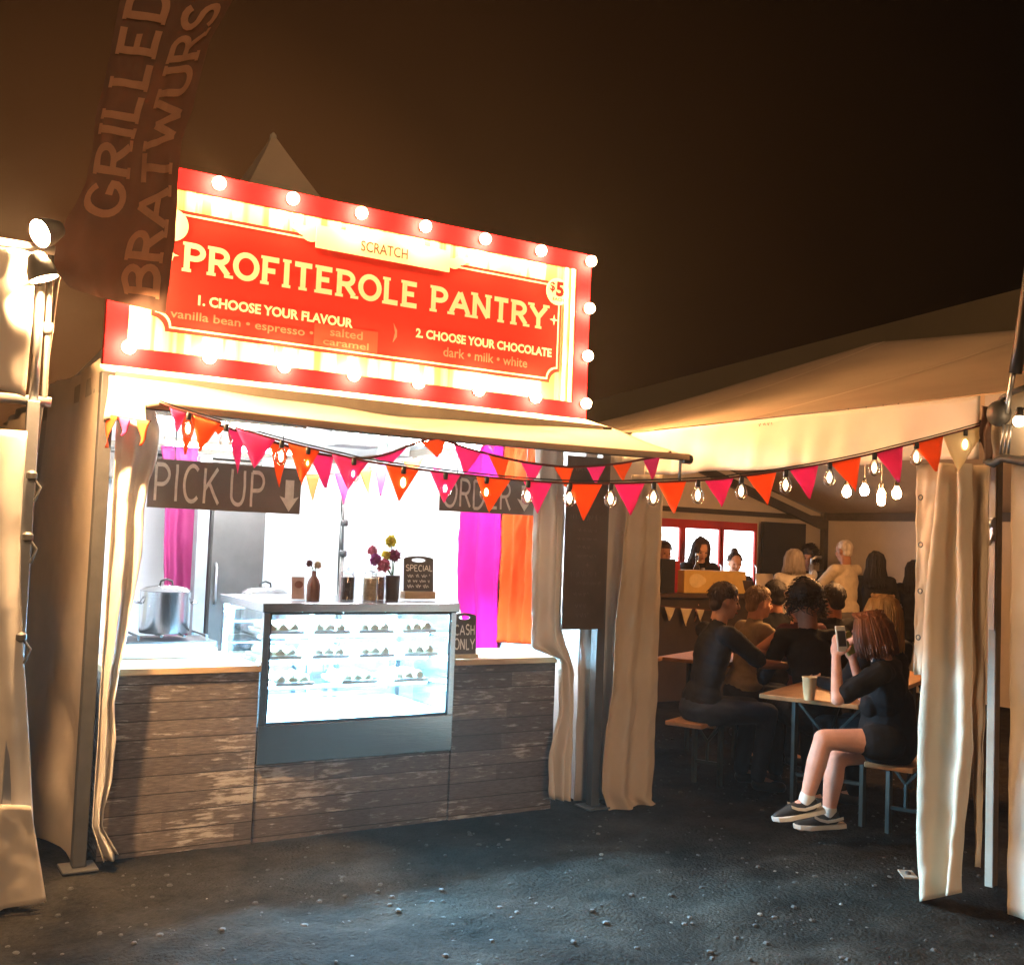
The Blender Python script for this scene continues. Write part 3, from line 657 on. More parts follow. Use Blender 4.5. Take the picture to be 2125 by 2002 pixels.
def display_case():
    x0, x1, y0, y1, zb, zt = .868, 2.022, .118, .88, .382, 1.205
    t = thing('display_case', 'lit glass display case in a steel frame between the two counters', 'display case', ((x0 + x1) / 2, (y0 + y1) / 2, zb))
    b = MB(); b.span((x0, y0, zb), (x1, y1, .585)); obj('base_panel', b, M['steel'], t, bevel=.004)
    b = MB(); b.span((x0 - .012, y0 - .012, zt - .028), (x1 + .012, y1 + .01, zt + .022)); obj('top_slab', b, M['steel'], t, bevel=.004)
    w = .036
    for xx in (x0, x1 - w):
        for yy in (y0, y1 - w): f = MB(); f.span((xx, yy, .586), (xx + w, yy + w, zt - .029)); obj('upright', f, M['steel'], t, bevel=.003)
    g = MB(); g.span((x0 + w, y0 + .012, .600), (x1 - w, y0 + .018, zt - .030)); obj('front_glass', g, M['glass'], t)
    gk = MB(); e = .010
    gk.span((x0 + w, y0 + .004, .588), (x1 - w, y0 + .024, .600)); gk.span((x0 + w, y0 + .006, zt - .040), (x1 - w, y0 + .011, zt - .029))
    gk.span((x0 + w, y0 + .006, .600), (x0 + w + e, y0 + .011, zt - .040)); gk.span((x1 - w - e, y0 + .006, .600), (x1 - w, y0 + .011, zt - .040)); obj('seal', gk, M['black'], t)
    for xx in (x0 + .010, x1 - .016):
        g = MB(); g.span((xx, y0 + w, .60), (xx + .006, y1 - w, zt - .03)); obj('side_glass', g, M['glass'], t)
    d = MB(); d.span((x0 + w, y0 + .03, .586), (x1 - w, y1 - w, .602)); obj('deck', d, mat('white_deck', (.62, .66, .70), .35), t)
    # sliding back doors with dark stiles
    for a, c, dy in ((x0 + w, 1.43, 0), (1.40, x1 - w, .014)):
        r = MB(); yy = y1 - .03 + dy; r.span((a, yy, .605), (a + .03, yy + .01, zt - .03)); r.span((c - .03, yy, .605), (c, yy + .01, zt - .03)); r.span((a + .03, yy, .605), (c - .03, yy + .01, .635)); r.span((a + .03, yy, zt - .06), (c - .03, yy + .01, zt - .03))
        o = obj('sliding_door', r, M['alu_dark'], t); r = MB(); r.span((a + .03, yy + .003, .635), (c - .03, yy + .007, zt - .06)); obj('pane', r, M['glass'], o)
    for z in (.755, .900, 1.035):
        s = MB(); s.span((x0 + .045, y0 + .06, z), (x1 - .045, y1 - .07, z + .008)); o = obj('shelf', s, glass('shelf_glass_%d' % int(z * 1000), (.86, .95, .97), .12), t)
        s = MB(); s.span((x0 + .06, .350, z - .013), (x1 - .06, .375, z - .002)); obj('led_strip', s, M['led'], o)
    s = MB(); s.span((x0 + .06, y1 - .115, zt - .042), (x1 - .06, y1 - .085, zt - .030)); obj('led_strip', s, M['led'], t)
    s = MB(); s.span((x0 + .06, .36, zt - .042), (x1 - .06, .385, zt - .030)); obj('led_strip', s, M['led'], t)
    # trays of profiteroles on the shelves
    tm = mat('white_tray', (.82, .83, .84), .3); pm = mat('choux_pastry', (.80, .60, .36), .6, var=.45, scale=60, bump=.2); cm = mat('caramel_glaze', (.46, .25, .11), .3)
    first = None; rnd = random.Random(5)
    pos = [(1.03, 1.043), (1.30, 1.043), (1.57, 1.043), (1.84, 1.043), (1.02, .908), (1.30, .908), (1.58, .908), (1.86, .908), (1.10, .763), (1.48, .763), (1.80, .763)]
    names = {1.043: 'top', .908: 'middle', .763: 'bottom'}
    order = {}
    for i, (x, z) in enumerate(pos):
        k = order.get(z, 0); order[z] = k + 1
        where = ['at the left end', 'second from the left', 'third from the left', 'at the right end'][k] if z != .763 else ['at the left', 'in the middle', 'at the right'][k]
        lab = 'white tray of profiteroles, %s shelf of the case, %s' % (names[z], where)
        if first is None:
            first = thing('pastry_tray', lab, 'tray', (x, .38, z), 'pastry trays in the glass case')
            b = MB(); b.box((x, .38, z + .008), (.22, .30, .010)); b.box((x, .235, z + .014), (.22, .008, .022)); b.box((x, .525, z + .014), (.22, .008, .022)); obj('plate', b, tm, first)
            for a in range(3):
                for c in range(4):
                    q = MB(); px = x - .066 + .066 * a; py = .275 + .07 * c; q.ball((px, py, z + .036), (.030, .030, .026), 10, 8); p = obj('profiterole', q, pm, first, smooth=True)
                    q = MB(); q.ball((px, py, z + .050), (.022, .022, .015), 10, 6); obj('glaze', q, cm, p, smooth=True)
        else: copy_thing(first, (x, .38, z), lab)
display_case()

# ------------------------------------------------------------------ chalkboards
def board(name, label, x0, x1, z0, z1, y, cat='sign', thick=.012, m='veiled_brown_board'):
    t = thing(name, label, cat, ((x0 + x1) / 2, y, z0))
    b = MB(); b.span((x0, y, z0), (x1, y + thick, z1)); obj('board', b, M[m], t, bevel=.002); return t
def arrow(x, z0, z1, w, y):
    return [(x - w * .28, y, z1), (x + w * .28, y, z1), (x + w * .28, y, z0 + (z1 - z0) * .42), (x + w * .62, y, z0 + (z1 - z0) * .48), (x, y, z0), (x - w * .62, y, z0 + (z1 - z0) * .48), (x - w * .28, y, z0 + (z1 - z0) * .42)]
random.seed(5)
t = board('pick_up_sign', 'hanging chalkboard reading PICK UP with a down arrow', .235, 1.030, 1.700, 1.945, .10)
obj('lettering', letter_mb('PICK UP', frontal(.262, 1.722, .10), .560, .202, th=.105, gap=.20, space=.24, jitter=.03), M['chalk'], t)
q = MB(); q.prism([Vector(p) for p in arrow(.965, 1.712, 1.880, .085, .0965)], (0, .002, 0)); obj('arrow', q, M['chalk'], t)
q = MB(); q.tube([(.36, .106, 1.94), (.36, .106, 2.28)], .003, 6); q.tube([(.92, .106, 1.94), (.92, .106, 2.28)], .003, 6); obj('hanging_wire', q, M['black'], t)
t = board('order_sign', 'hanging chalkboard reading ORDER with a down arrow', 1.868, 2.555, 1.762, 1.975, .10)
obj('lettering', letter_mb('ORDER', frontal(1.888, 1.782, .10), .455, .178, th=.105, gap=.15, jitter=.03), M['chalk'], t)
q = MB(); q.prism([Vector(p) for p in arrow(2.445, 1.785, 1.940, .085, .0965)], (0, .002, 0)); obj('arrow', q, M['chalk'], t)
q = MB(); q.tube([(1.98, .106, 1.97), (1.98, .106, 2.28)], .003, 6); q.tube([(2.46, .106, 1.97), (2.46, .106, 2.28)], .003, 6); obj('hanging_wire', q, M['black'], t)

# tall menu board on the right post: faint chalk handwriting
t = board('menu_board', 'tall dark chalkboard menu with faint handwriting fixed to the right post', 2.650, 2.958, 1.085, 2.135, -.055, m='chalk_board')
def scribble(x0, z, w, h, y, seed):
    r = random.Random(seed); mb = MB(); x = x0
    while x < x0 + w:
        wl = min(r.uniform(.03, .07) * (w / .24), x0 + w - x); n = max(6, int(wl / .0035)); pts = []
        for i in range(n + 1):
            a = i / n; pts.append((x + wl * a + .3 * h * sin(a * 40 + seed) * .3, z + h * (.5 + .42 * sin(a * wl * 420 + r.random()) * (1.0 if (i // 3) % 3 else .55))))
        for (p, p2) in zip(pts, pts[1:]):
            dx, dz = p2[0] - p[0], p2[1] - p[1]; L = math.hypot(dx, dz) or 1; nx, nz = -dz / L * .0016, dx / L * .0016
            mb.add([(p[0] + nx, y, p[1] + nz), (p[0] - nx, y, p[1] - nz), (p2[0] - nx, y, p2[1] - nz), (p2[0] + nx, y, p2[1] + nz)], [(0, 1, 2, 3)])
        x += wl + .012
    return mb
for i, (x, z, w, h) in enumerate(((2.70, 2.04, .2, .035), (2.675, 1.74, .05, .045), (2.735, 1.74, .17, .05), (2.74, 1.672, .14, .026), (2.73, 1.622, .15, .022), (2.735, 1.572, .10, .024), (2.735, 1.518, .14, .022), (2.69, 1.395, .05, .045), (2.735, 1.40, .15, .045), (2.73, 1.352, .19, .026), (2.72, 1.282, .11, .030), (2.735, 1.215, .08, .028), (2.74, 1.155, .09, .034))):
    obj('handwriting', scribble(x, z, w, h, -.0585 - i * .0002, i), M['chalk_faint'], t)
q = MB(); q.prism([(2.815 + (.016 if i % 2 == 0 else .005) * sin(pi * i / 4), -.0585, 1.475 + (.022 if i % 2 == 0 else .005) * cos(pi * i / 4)) for i in range(8)], (0, .001, 0)); obj('star', q, M['chalk_faint'], t)

def handled_board(name, label, x0, x1, z0, z1, y, lean, foot):
    """small chalkboard with a slot handle, standing in a wooden foot; leans back a little"""
    t = thing(name, label, 'sign', ((x0 + x1) / 2, y, z0))
    W = x1 - x0; H = z1 - z0; cx = (x0 + x1) / 2
    out = [(-W / 2, 0), (W / 2, 0), (W / 2, H * .93), (W * .40, H * .965), (W * .2, H * .99), (0, H), (-W * .2, H * .99), (-W * .40, H * .965), (-W / 2, H * .93)]
    hole = [(W * .24 * cos(a) , H * .895 + H * .048 * sin(a)) for a in [2 * pi * i / 24 for i in range(24)]]
    bm = bmesh.new()
    def ring(pts): 
        vs = [bm.verts.new((cx + a, y + b * lean, z0 + b)) for a, b in pts]
        return [bm.edges.new((vs[i], vs[(i + 1) % len(vs)])) for i in range(len(vs))]
    es = ring(out) + ring(hole); bmesh.ops.triangle_fill(bm, use_beauty=True, edges=es, normal=(0, -1, lean))
    me = bpy.data.meshes.new('board'); bm.to_mesh(me); bm.free()
    o = obj('board', me, M['chalk_board'], t, solid=.010)
    f = MB(); f.box((cx, y + .005, z0 - .012 + foot / 2), (W * 1.04, .07, foot)); obj('wooden_foot', f, M['oak'], t, bevel=.003)
    return t, lambda a, b, l: Vector((cx - W / 2 + a, y + b * lean - .0085 - l, z0 + b))
t, fn = handled_board('specials_board', 'small chalkboard listing a special, on top of the glass case', 1.790, 1.985, 1.250, 1.492, .36, .08, .045)
random.seed(8)
H = .242; W = .195
obj('lettering', letter_mb('SPECIAL', lambda a, b, l: fn(a + .012, b + .150, l), .172, .040, th=.15, gap=.14, jitter=.03), M['chalk'], t)
for k, (zz, hh) in enumerate(((.112, .024), (.082, .022), (.050, .026))):
    s = scribble(0, 0, .15, hh, 0, 20 + k); s.v = [tuple(fn(v[0] + .02, v[2] + zz, 0)) for v in s.v]; obj('handwriting', s, M['chalk'], t)
t, fn = handled_board('cash_only_board', 'small chalkboard reading CASH ONLY, at the right of the glass case', 2.045, 2.205, .905, 1.165, .20, .06, .032)
obj('lettering', letter_mb('CASH', lambda a, b, l: fn(a + .015, b + .128, l), .132, .066, th=.14, gap=.16, jitter=.03), M['chalk'], t)
obj('lettering', letter_mb('ONLY', lambda a, b, l: fn(a + .012, b + .042, l), .136, .070, th=.14, gap=.16, jitter=.03), M['chalk'], t)

# ------------------------------------------------------------------ things standing on the glass case
ZT = 1.228
t = thing('card_holder', 'small upright price card in a clear stand on the case', 'card holder', (1.125, .32, ZT))
q = MB(); q.box((1.125, .33, ZT + .068), (.075, .003, .125), 0, Matrix.Rotation(radians(-8), 3, 'X')); o = obj('card', q, mat('pink_card', (.62, .45, .40), .5), t)
q = MB(); q.prism([(1.125 + .024 * cos(2 * pi * i / 24), .319, ZT + .088 + .020 * sin(2 * pi * i / 24)) for i in range(24)], (0, .001, 0)); obj('emblem', q, mat('brown_print', (.25, .10, .08), .6), o)
q = MB(); q.box((1.125, .33, ZT + .004), (.08, .05, .008)); obj('stand', q, M['jar_glass'], t)

def flower_head(mb, c, r, seed, n=60):
    rn = random.Random(seed); c = Vector(c)
    for i in range(n):
        d = Vector((rn.gauss(0, 1), rn.gauss(0, 1), rn.gauss(.25, 1))).normalized(); a = d.orthogonal().normalized(); b = d.cross(a)
        w = r * .36; tip = c + d * r * rn.uniform(.85, 1.1); m = c + d * r * .55
        mb.add([c + d * r * .1, m + a * w, tip, m - a * w], [(0, 1, 2, 3)]); mb.add([c + d * r * .1, m + b * w, tip, m - b * w], [(0, 1, 2, 3)])
    mb.ball(c, r * .62, 10, 8)
def vase(name, label, x, y, prof, m, heads, cat='vase'):
    t = thing(name, label, cat, (x, y, ZT)); q = MB(); q.lathe((x, y, ZT), prof, 22); obj('body', q, m, t, smooth=50)
    for i, (dx, dy, z, r, mm) in enumerate(heads):
        q = MB(); q.tube([(x, y, ZT + prof[-1][1] * .9), (x + dx * .4, y + dy * .5, ZT + prof[-1][1] + (z - prof[-1][1]) * .45), (x + dx, y + dy, ZT + z)], .0028, 6); s = obj('stem', q, M['stem'], t, smooth=True)
        q = MB(); flower_head(q, (x + dx, y + dy, ZT + z), r, i + 3); obj('flower', q, mm, s)
M['stem'] = mat('flower_stem', (.08, .15, .04), .6)
fl = {k: mat('petals_' + k, c, .7, var=.35, scale=40, trans=.25) for k, c in (('plum', (.22, .025, .09)), ('rose', (.50, .10, .16)), ('mauve', (.36, .06, .25)), ('yellow', (.66, .55, .05)), ('brown', (.16, .05, .045)), ('pale', (.68, .52, .33)))}
vase('bottle_vase', 'brown bottle vase holding two dried flower heads', 1.215, .33, [(.036, 0), (.038, .01), (.038, .085), (.030, .112), (.014, .135), (.012, .160), (.015, .164)], mat('brown_bottle', (.15, .055, .035), .25), [(-.03, 0, .205, .022, fl['brown']), (.022, .01, .195, .026, fl['pale'])])
def jar(label, x, y, m, fill):
    t = thing('glass_jar', label, 'jar', (x, y, ZT), 'glass jars on the display case')
    q = MB(); q.lathe((x, y, ZT + .002), [(.036, 0), (.038, .006), (.038, fill), (.002, fill + .004)], 20); obj('contents', q, m, t, smooth=50)
    q = MB(); q.lathe((x, y, ZT), [(.041, 0), (.043, .008), (.043, .132), (.036, .146), (.034, .150)], 22); obj('jar_body', q, M['jar_glass'], t, smooth=50)
    q = MB(); q.lathe((x, y, ZT + .151), [(.038, 0), (.038, .010), (.020, .018), (.008, .022), (.012, .032), (.004, .040)], 20); obj('lid', q, M['jar_glass'], t, smooth=50)
jar('glass jar of dark chocolate pieces with a glass lid', 1.435, .37, mat('dark_chocolate', (.045, .018, .014), .5, var=.5, scale=60, bump=.4, bscale=90), .128)
jar('glass jar of pale cream pieces with a glass lid', 1.565, .34, mat('white_chocolate', (.55, .42, .24), .5, var=.4, scale=60, bump=.4, bscale=90), .126)
jar('glass jar of milk brown pieces partly behind the pale jar', 1.635, .39, mat('milk_chocolate', (.19, .075, .045), .5, var=.5, scale=60, bump=.4, bscale=90), .132)
vase('flower_vase', 'dark square vase with a bunch of mauve, red and yellow flowers', 1.725, .38, [(.036, 0), (.040, .006), (.044, .140), (.044, .146)], mat('dark_vase', (.06, .045, .042), .3),
     [(-.12, -.01, .235, .040, fl['mauve']), (-.078, -.03, .200, .046, fl['rose']), (-.125, .03, .285, .034, fl['rose']), (.005, .0, .262, .042, fl['plum']), (-.012, .02, .345, .040, fl['yellow']), (-.035, .03, .262, .032, fl['yellow'])])

# ------------------------------------------------------------------ inside the stall
def stall_inside():
    b = thing('work_bench', 'steel bench at the back of the stall carrying the pots and burner', 'bench', (.95, 1.55, 0))
    q = MB(); q.span((.25, 1.25, .80), (1.75, 1.95, .83)); obj('top', q, M['steel'], b, bevel=.003)
    for x in (.3, 1.7):
        for y in (1.3, 1.9): q = MB(); q.bar((x, y, 0), (x, y, .80), .03); obj('leg', q, M['steel'], b)
    s = thing('gas_burner', 'black gas burner with chrome knobs under the large pot', 'stove', (.72, 1.58, .83))
    q = MB(); q.span((.45, 1.38, .83), (1.0, 1.80, .90)); obj('body', q, M['black'], s, bevel=.006)
    q = MB()
    for k in range(4): q.bar((.52 + .14 * k, 1.42, .93), (.52 + .14 * k, 1.76, .93), .012)
    for x in (.52, .94): q.bar((x, 1.42, .905), (x, 1.42, .93), .012); q.bar((x, 1.76, .905), (x, 1.76, .93), .012)
    obj('pan_support', q, M['black'], s)
    for x in (.58, .72, .86):
        q = MB(); q.lathe((x, 1.38, .865), [(.018, 0), (.015, .025)], 14, (0, -1, 0)); obj('knob', q, M['alu'], s, smooth=40)
    def pot(label, x, y, z, r, h):
        p = thing('stock_pot', label, 'pot', (x, y, z)); q = MB(); q.lathe((x, y, z), [(r * .96, 0), (r, .01), (r, h), (r * 1.03, h + .004)], 32); obj('body', q, M['steel'], p, smooth=50)
        l = MB(); l.lathe((x, y, z + h + .005), [(r * 1.02, 0), (r * .8, .022), (r * .3, .036), (.005, .038)], 32); lo = obj('lid', l, M['steel'], p, smooth=50)
        k = MB(); k.tube([(x - .04, y, z + h + .035), (x - .035, y, z + h + .065), (x, y, z + h + .078), (x + .035, y, z + h + .065), (x + .04, y, z + h + .035)], .007, 8); obj('lid_handle', k, M['black'], lo, smooth=True)
        for sg in (-1, 1):
            k = MB(); k.tube([(x + sg * r * .99, y - .04, z + h * .72), (x + sg * (r + .035), y - .03, z + h * .74), (x + sg * (r + .035), y + .03, z + h * .74), (x + sg * r * .99, y + .04, z + h * .72)], .006, 8); obj('handle', k, M['steel'], p, smooth=True)
    pot('large steel stock pot with a lid on the gas burner', .71, 1.58, .938, .155, .26)
    pot('second steel stock pot on the bench, behind the glass case', 1.37, 1.62, .83, .150, .36)
    q = MB(); q.span((.22, .50, .905), (.74, .74, .912)); 
    for a, c in (((.22, .50, .912), (.74, .508, .955)), ((.22, .732, .912), (.74, .74, .955)), ((.22, .508, .912), (.228, .732, .955)), ((.732, .508, .912), (.74, .732, .955))): q.span(a, c)
    tag(obj('serving_tray', q, M['canvas_white'], bevel=.002), 'shallow white serving tray lying on the left counter', 'tray')
    # back of the stall: drapes, cold store door, upright
    curtain('drape', 'magenta drape hanging at the back left of the stall', drape([onY(u, v, 3.6) for u, v in ((334, 925), (345, 1000), (340, 1120), (341, 1330))], [onY(u, v, 3.6) for u, v in ((410, 925), (411, 1060), (404, 1150), (398, 1330))], 2.2, .03, OUT, 40, 40, 9), mat('pale_magenta', (.30, .018, .12), .7, var=.1, trans=.2), cat='drape')
    f = thing('cold_cabinet', 'tall grey cabinet standing at the back of the stall', 'cabinet', (1.62, 3.55, 0))
    q = MB(); q.span((1.47, 3.36, .0), (1.93, 3.95, 2.02)); obj('body', q, mat('grey_enamel', (.045, .043, .041), .45), f, bevel=.01)
    q = MB(); q.span((1.48, 3.335, .12), (1.92, 3.358, 2.0)); d = obj('door', q, mat('grey_door', (.055, .052, .049), .4), f, bevel=.006)
    q = MB(); q.tube([(1.52, 3.33, 1.0), (1.52, 3.30, 1.03), (1.52, 3.30, 1.3), (1.52, 3.33, 1.33)], .010, 8); obj('handle', q, M['alu'], d, smooth=True)
    q = MB(); q.span((1.345, 3.30, 0), (1.44, 3.42, 2.2)); tag(obj('wall_post', q, mat('white_post', (.22, .235, .24), .4), bevel=.006), 'pale upright post at the back of the stall beside the magenta drape', 'post')
    h = thing('shelf_unit', 'dark grey shelf high on the back wall behind the PICK UP board', 'shelf', (1.35, 3.9, 2.0))
    q = MB(); q.span((.70, 3.75, 2.0), (2.0, 4.1, 2.20)); obj('cabinet', q, mat('grey_brown_panel', (.10, .085, .075), .6), h, bevel=.004)
    q = MB(); q.span((.70, 3.73, 2.215), (2.0, 4.1, 2.245)); obj('shelf_board', q, M['alu_dark'], h)
    # right wall drapes
    def wd(name, label, L, R, m, folds, seed):
        curtain(name, label, drape([onX(u, v, 2.88) for u, v in L], [onX(u, v, 2.88) for u, v in R], folds, .035, (-1, 0, 0), 50, 50, seed, wrinkle=.01), m, cat='drape')
    wd('drape', 'bright magenta drape on the right wall of the stall beside the orange one', [(968, 915), (962, 1000), (955, 1060), (949, 1180), (953, 1250), (970, 1350), (972, 1470)], [(1046, 915), (1042, 1000), (1041, 1060), (1036, 1180), (1033, 1250), (1030, 1350), (1028, 1470)], M['magenta'], 2.6, 3)
    wd('drape', 'bright orange drape on the right wall of the stall', [(1048, 912), (1046, 1000), (1044, 1060), (1038, 1180), (1034, 1260), (1030, 1332)], [(1124, 912), (1118, 1000), (1117, 1060), (1112, 1180), (1106, 1260), (1103, 1336)], M['orange_cloth'], 2.2, 12)
    # microphone style stand and hanging tools
    l = thing('pole_stand', 'thin grey adjustable pole standing behind the glass case', 'stand', (1.78, 1.5, 0)); b0 = onY(706, 1235, 1.5); b1 = onY(712, 1040, 1.5)
    q = MB(); q.tube([(b0.x, 1.5, 0), (b0.x, 1.5, 1.45)], .014, 10); q.tube([(b0.x, 1.5, 1.45), (b1.x, 1.5, 1.98)], .009, 10); obj('pole', q, M['alu_dark'], l, smooth=True)
    for z in (1.45, 1.66): q = MB(); q.lathe((b0.x + .005, 1.5, z), [(.02, 0), (.026, .01), (.026, .035), (.018, .045)], 12); obj('clamp', q, M['black'], l, smooth=40)
    q = MB(); 
    for k in range(3): q.tube([(b0.x, 1.5, .18), (b0.x + .28 * cos(2.1 * k + .4), 1.5 + .28 * sin(2.1 * k + .4), 0.0)], .01, 6)
    obj('tripod_feet', q, M['black'], l)
    w = thing('extraction_fan', 'grey fan unit and ducting hanging under the stall ceiling', 'fan', (1.9, 2.2, 2.1)); c = onY(735, 905, 2.0)
    q = MB(); q.box((c.x, 2.0, c.z), (.34, .28, .16)); obj('housing', q, mat('grey_plastic', (.24, .24, .23), .5), w, bevel=.01)
    q = MB(); q.tube([(c.x - .1, 2.0, c.z + .05), (c.x - .35, 2.1, c.z + .12), (c.x - .6, 2.3, c.z + .05), (c.x - .75, 2.6, c.z + .1)], .05, 12); obj('duct', q, M['alu'], w, smooth=True)
    q = MB(); q.box((c.x + .35, 2.05, c.z - .02), (.18, .2, .2)); obj('control_box', q, mat('grey_green_plastic', (.2, .24, .22), .5), w, bevel=.006)
stall_inside()

# ------------------------------------------------------------------ bunting and festoon lights
def cord_path(f, px, n=6):
    pts = [f(u, v) for u, v in px]; out = []
    for i in range(len(pts) - 1):       # Catmull-Rom through the sag points
        p0 = pts[max(i - 1, 0)]; p1 = pts[i]; p2 = pts[i + 1]; p3 = pts[min(i + 2, len(pts) - 1)]
        for k in range(n):
            t = k / n; out.append(.5 * ((2 * p1) + (p2 - p0) * t + (2 * p0 - 5 * p1 + 4 * p2 - p3) * t * t + (3 * p1 - p0 - 3 * p2 + p3) * t ** 3))
    return out + [pts[-1]]
def pennant(f, a, b, tip, seed):
    A, B, T = f(*a), f(*b), f(*tip); n = (B - A).cross(T - A).normalized(); r = random.Random(seed); ph = r.uniform(0, 6); am = r.uniform(.004, .014)
    def fn(s, q):
        p = A.lerp(B, s).lerp(T, min(q, .985)); return p + n * (am * sin(3 * s + ph) * q + .006 * sin(7 * q + ph) * q - .003)
    mb = MB(); mb.grid(fn, 7, 9); return mb
def bunting(label, f, px, flags, cordr=.007):
    pts = cord_path(f, px); t = thing('bunting_string', label, 'bunting', pts[0], 'bunting strings')
    mb = MB(); mb.tube(pts, cordr, 6); obj('cord', mb, M['rubber'], t, smooth=True)
    for i, (a, b, tip, c) in enumerate(flags):
        obj('pennant', pennant(f, a, b, tip, i * 7 + len(flags)), M[c], t, smooth=True, solid=.0015)
    return t
def vv(px, u):
    for (a, b), (c, d) in zip(px, px[1:]):
        if a <= u <= c: return b + (d - b) * (u - a) / (c - a)
    return px[-1][1] if u > px[-1][0] else px[0][1]
def row(px, spec):
    """spec: (u left, u right, tip u, tip v, colour); the top corners sit on the cord"""
    return [((a, vv(px, a) + 1), (b, vv(px, b) + 1), (tu, tv), c) for a, b, tu, tv, c in spec]
BARL = Vector((.07, -.66, 2.15)); 
S1 = [(330, 836), (363, 848), (424, 866), (487, 886), (546, 904), (620, 924), (700, 943), (760, 957), (838, 969), (902, 978), (992, 988), (1100, 998), (1200, 1003), (1279, 1003), (1380, 1000), (1481, 995), (1526, 990), (1620, 977), (1712, 962), (1790, 946), (1851, 931), (1950, 906), (2044, 880)]
fS1 = on_plane((.09, -.66, 0), (3.44, -2.30, 0))
spec1 = [(352, 388, 368, 896, 'pink'), (398, 460, 415, 938, 'orange'), (490, 572, 528, 972, 'pink'), (597, 664, 625, 1003, 'orange'), (688, 765, 722, 1017, 'pink'), (800, 870, 828, 1041, 'orange'), (892, 956, 921, 1044, 'pink'), (988, 1060, 1014, 1065, 'orange'), (1086, 1146, 1115, 1066, 'pink'), (1180, 1250, 1211, 1081, 'orange'), (1274, 1338, 1309, 1070, 'pink'), (1364, 1424, 1399, 1066, 'orange'),
         (1462, 1522, 1498, 1053, 'pink'), (1548, 1611, 1593, 1049, 'orange'), (1638, 1698, 1681, 1037, 'pink'), (1722, 1786, 1776, 1021, 'orange'), (1815, 1873, 1866, 1001, 'pink'), (1893, 1957, 1944, 979, 'orange'), (1956, 2052, 1986, 984, 'cream_felt')]
bunting('long bunting string of orange and pink pennants from the awning across to the bar tent', fS1, S1, row(S1, spec1), .0055)
S3 = [(332, 838), (420, 870), (500, 896), (600, 927), (680, 945), (745, 951), (800, 943), (850, 924), (902, 906)]
fS3 = on_plane((0, -.63, 0), (1, -.63, 0))
bunting('short bunting swag under the left half of the awning', fS3, S3, row(S3, [(374, 410, 384, 944, 'orange'), (424, 470, 452, 902, 'orange'), (470, 508, 493, 984, 'pink'), (558, 600, 578, 1012, 'orange'), (636, 692, 676, 1013, 'pink'), (700, 740, 722, 988, 'orange'), (768, 846, 812, 962, 'pink'), (872, 930, 908, 950, 'orange')]))
S2 = [(902, 906), (974, 931), (1059, 953), (1125, 964), (1189, 969), (1257, 965), (1313, 957), (1376, 944), (1392, 938)]
bunting('short bunting swag under the right half of the awning', fS3, S2, row(S2, [(940, 998, 965, 985, 'pink'), (1012, 1056, 1040, 1000, 'orange'), (1080, 1126, 1103, 1002, 'pink'), (1148, 1190, 1174, 1012, 'orange'), (1216, 1256, 1236, 1006, 'pink'), (1270, 1312, 1292, 1000, 'orange'), (1334, 1370, 1354, 998, 'pink')]))
S4 = [(340, 960), (420, 975), (520, 985), (640, 985), (720, 980), (800, 963), (900, 945), (1000, 925), (1090, 900)]
fS4 = on_plane((0, 1.25, 0), (1, 1.25, 0))
bunting('inner bunting string strung across the stall behind the hanging boards', fS4, S4, row(S4, [(352, 396, 372, 1000, 'orange'), (610, 632, 622, 1020, 'orange'), (634, 664, 648, 1046, 'orange'), (694, 732, 713, 1048, 'pink'), (744, 772, 764, 1026, 'orange'), (776, 806, 790, 1030, 'pink'), (836, 880, 858, 990, 'orange'), (890, 930, 905, 985, 'pink'), (950, 990, 970, 965, 'orange'), (1010, 1050, 1030, 950, 'pink')]), .005)
fS5 = on_plane((.02, -.6, 0), (-.01, .3, 0))
S5 = [(216, 858), (262, 868), (312, 874)]
bunting('three pennants hanging under the fabric cheek at the left end of the awning', fS5, S5, row(S5, [(219, 245, 220, 930, 'orange'), (248, 274, 258, 905, 'pink'), (284, 312, 298, 926, 'orange')]), .004)
# festoon lights follow the long bunting
ft = thing('festoon_lights', 'string of clear lit bulbs running along the long bunting', 'string lights', fS1(1280, 1003))
mb = MB(); pts = [p + Vector((0, 0, .012)) for p in cord_path(fS1, S1)]; mb.tube(pts, .0035, 6); obj('cable', mb, M['black'], ft, smooth=True)
for u in (392, 470, 585, 640, 735, 838, 925, 1010, 1096, 1183, 1268, 1357, 1449, 1539, 1631, 1722, 1815, 1902, 2003):
    p = fS1(u, vv(S1, u)); r = .025
    s = MB(); s.lathe(p + Vector((0, 0, -.030)), [(.010, 0), (.0115, .004), (.0115, .026), (.007, .032)], 12); so = obj('socket', s, M['black'], ft, smooth=40)
    b = MB(); b.lathe(p + Vector((0, 0, -.030)), [(.011, 0), (.018, -.014), (.0275, -.034), (.029, -.048), (.024, -.064), (.012, -.074), (.002, -.077)], 14); bo = obj('bulb', b, M['bulb_glass'], so, smooth=True)
    g = MB(); g.ball(p + Vector((0, 0, -.068)), (.011, .011, .022), 10, 8); obj('filament', g, M['festoon'], so, smooth=True)

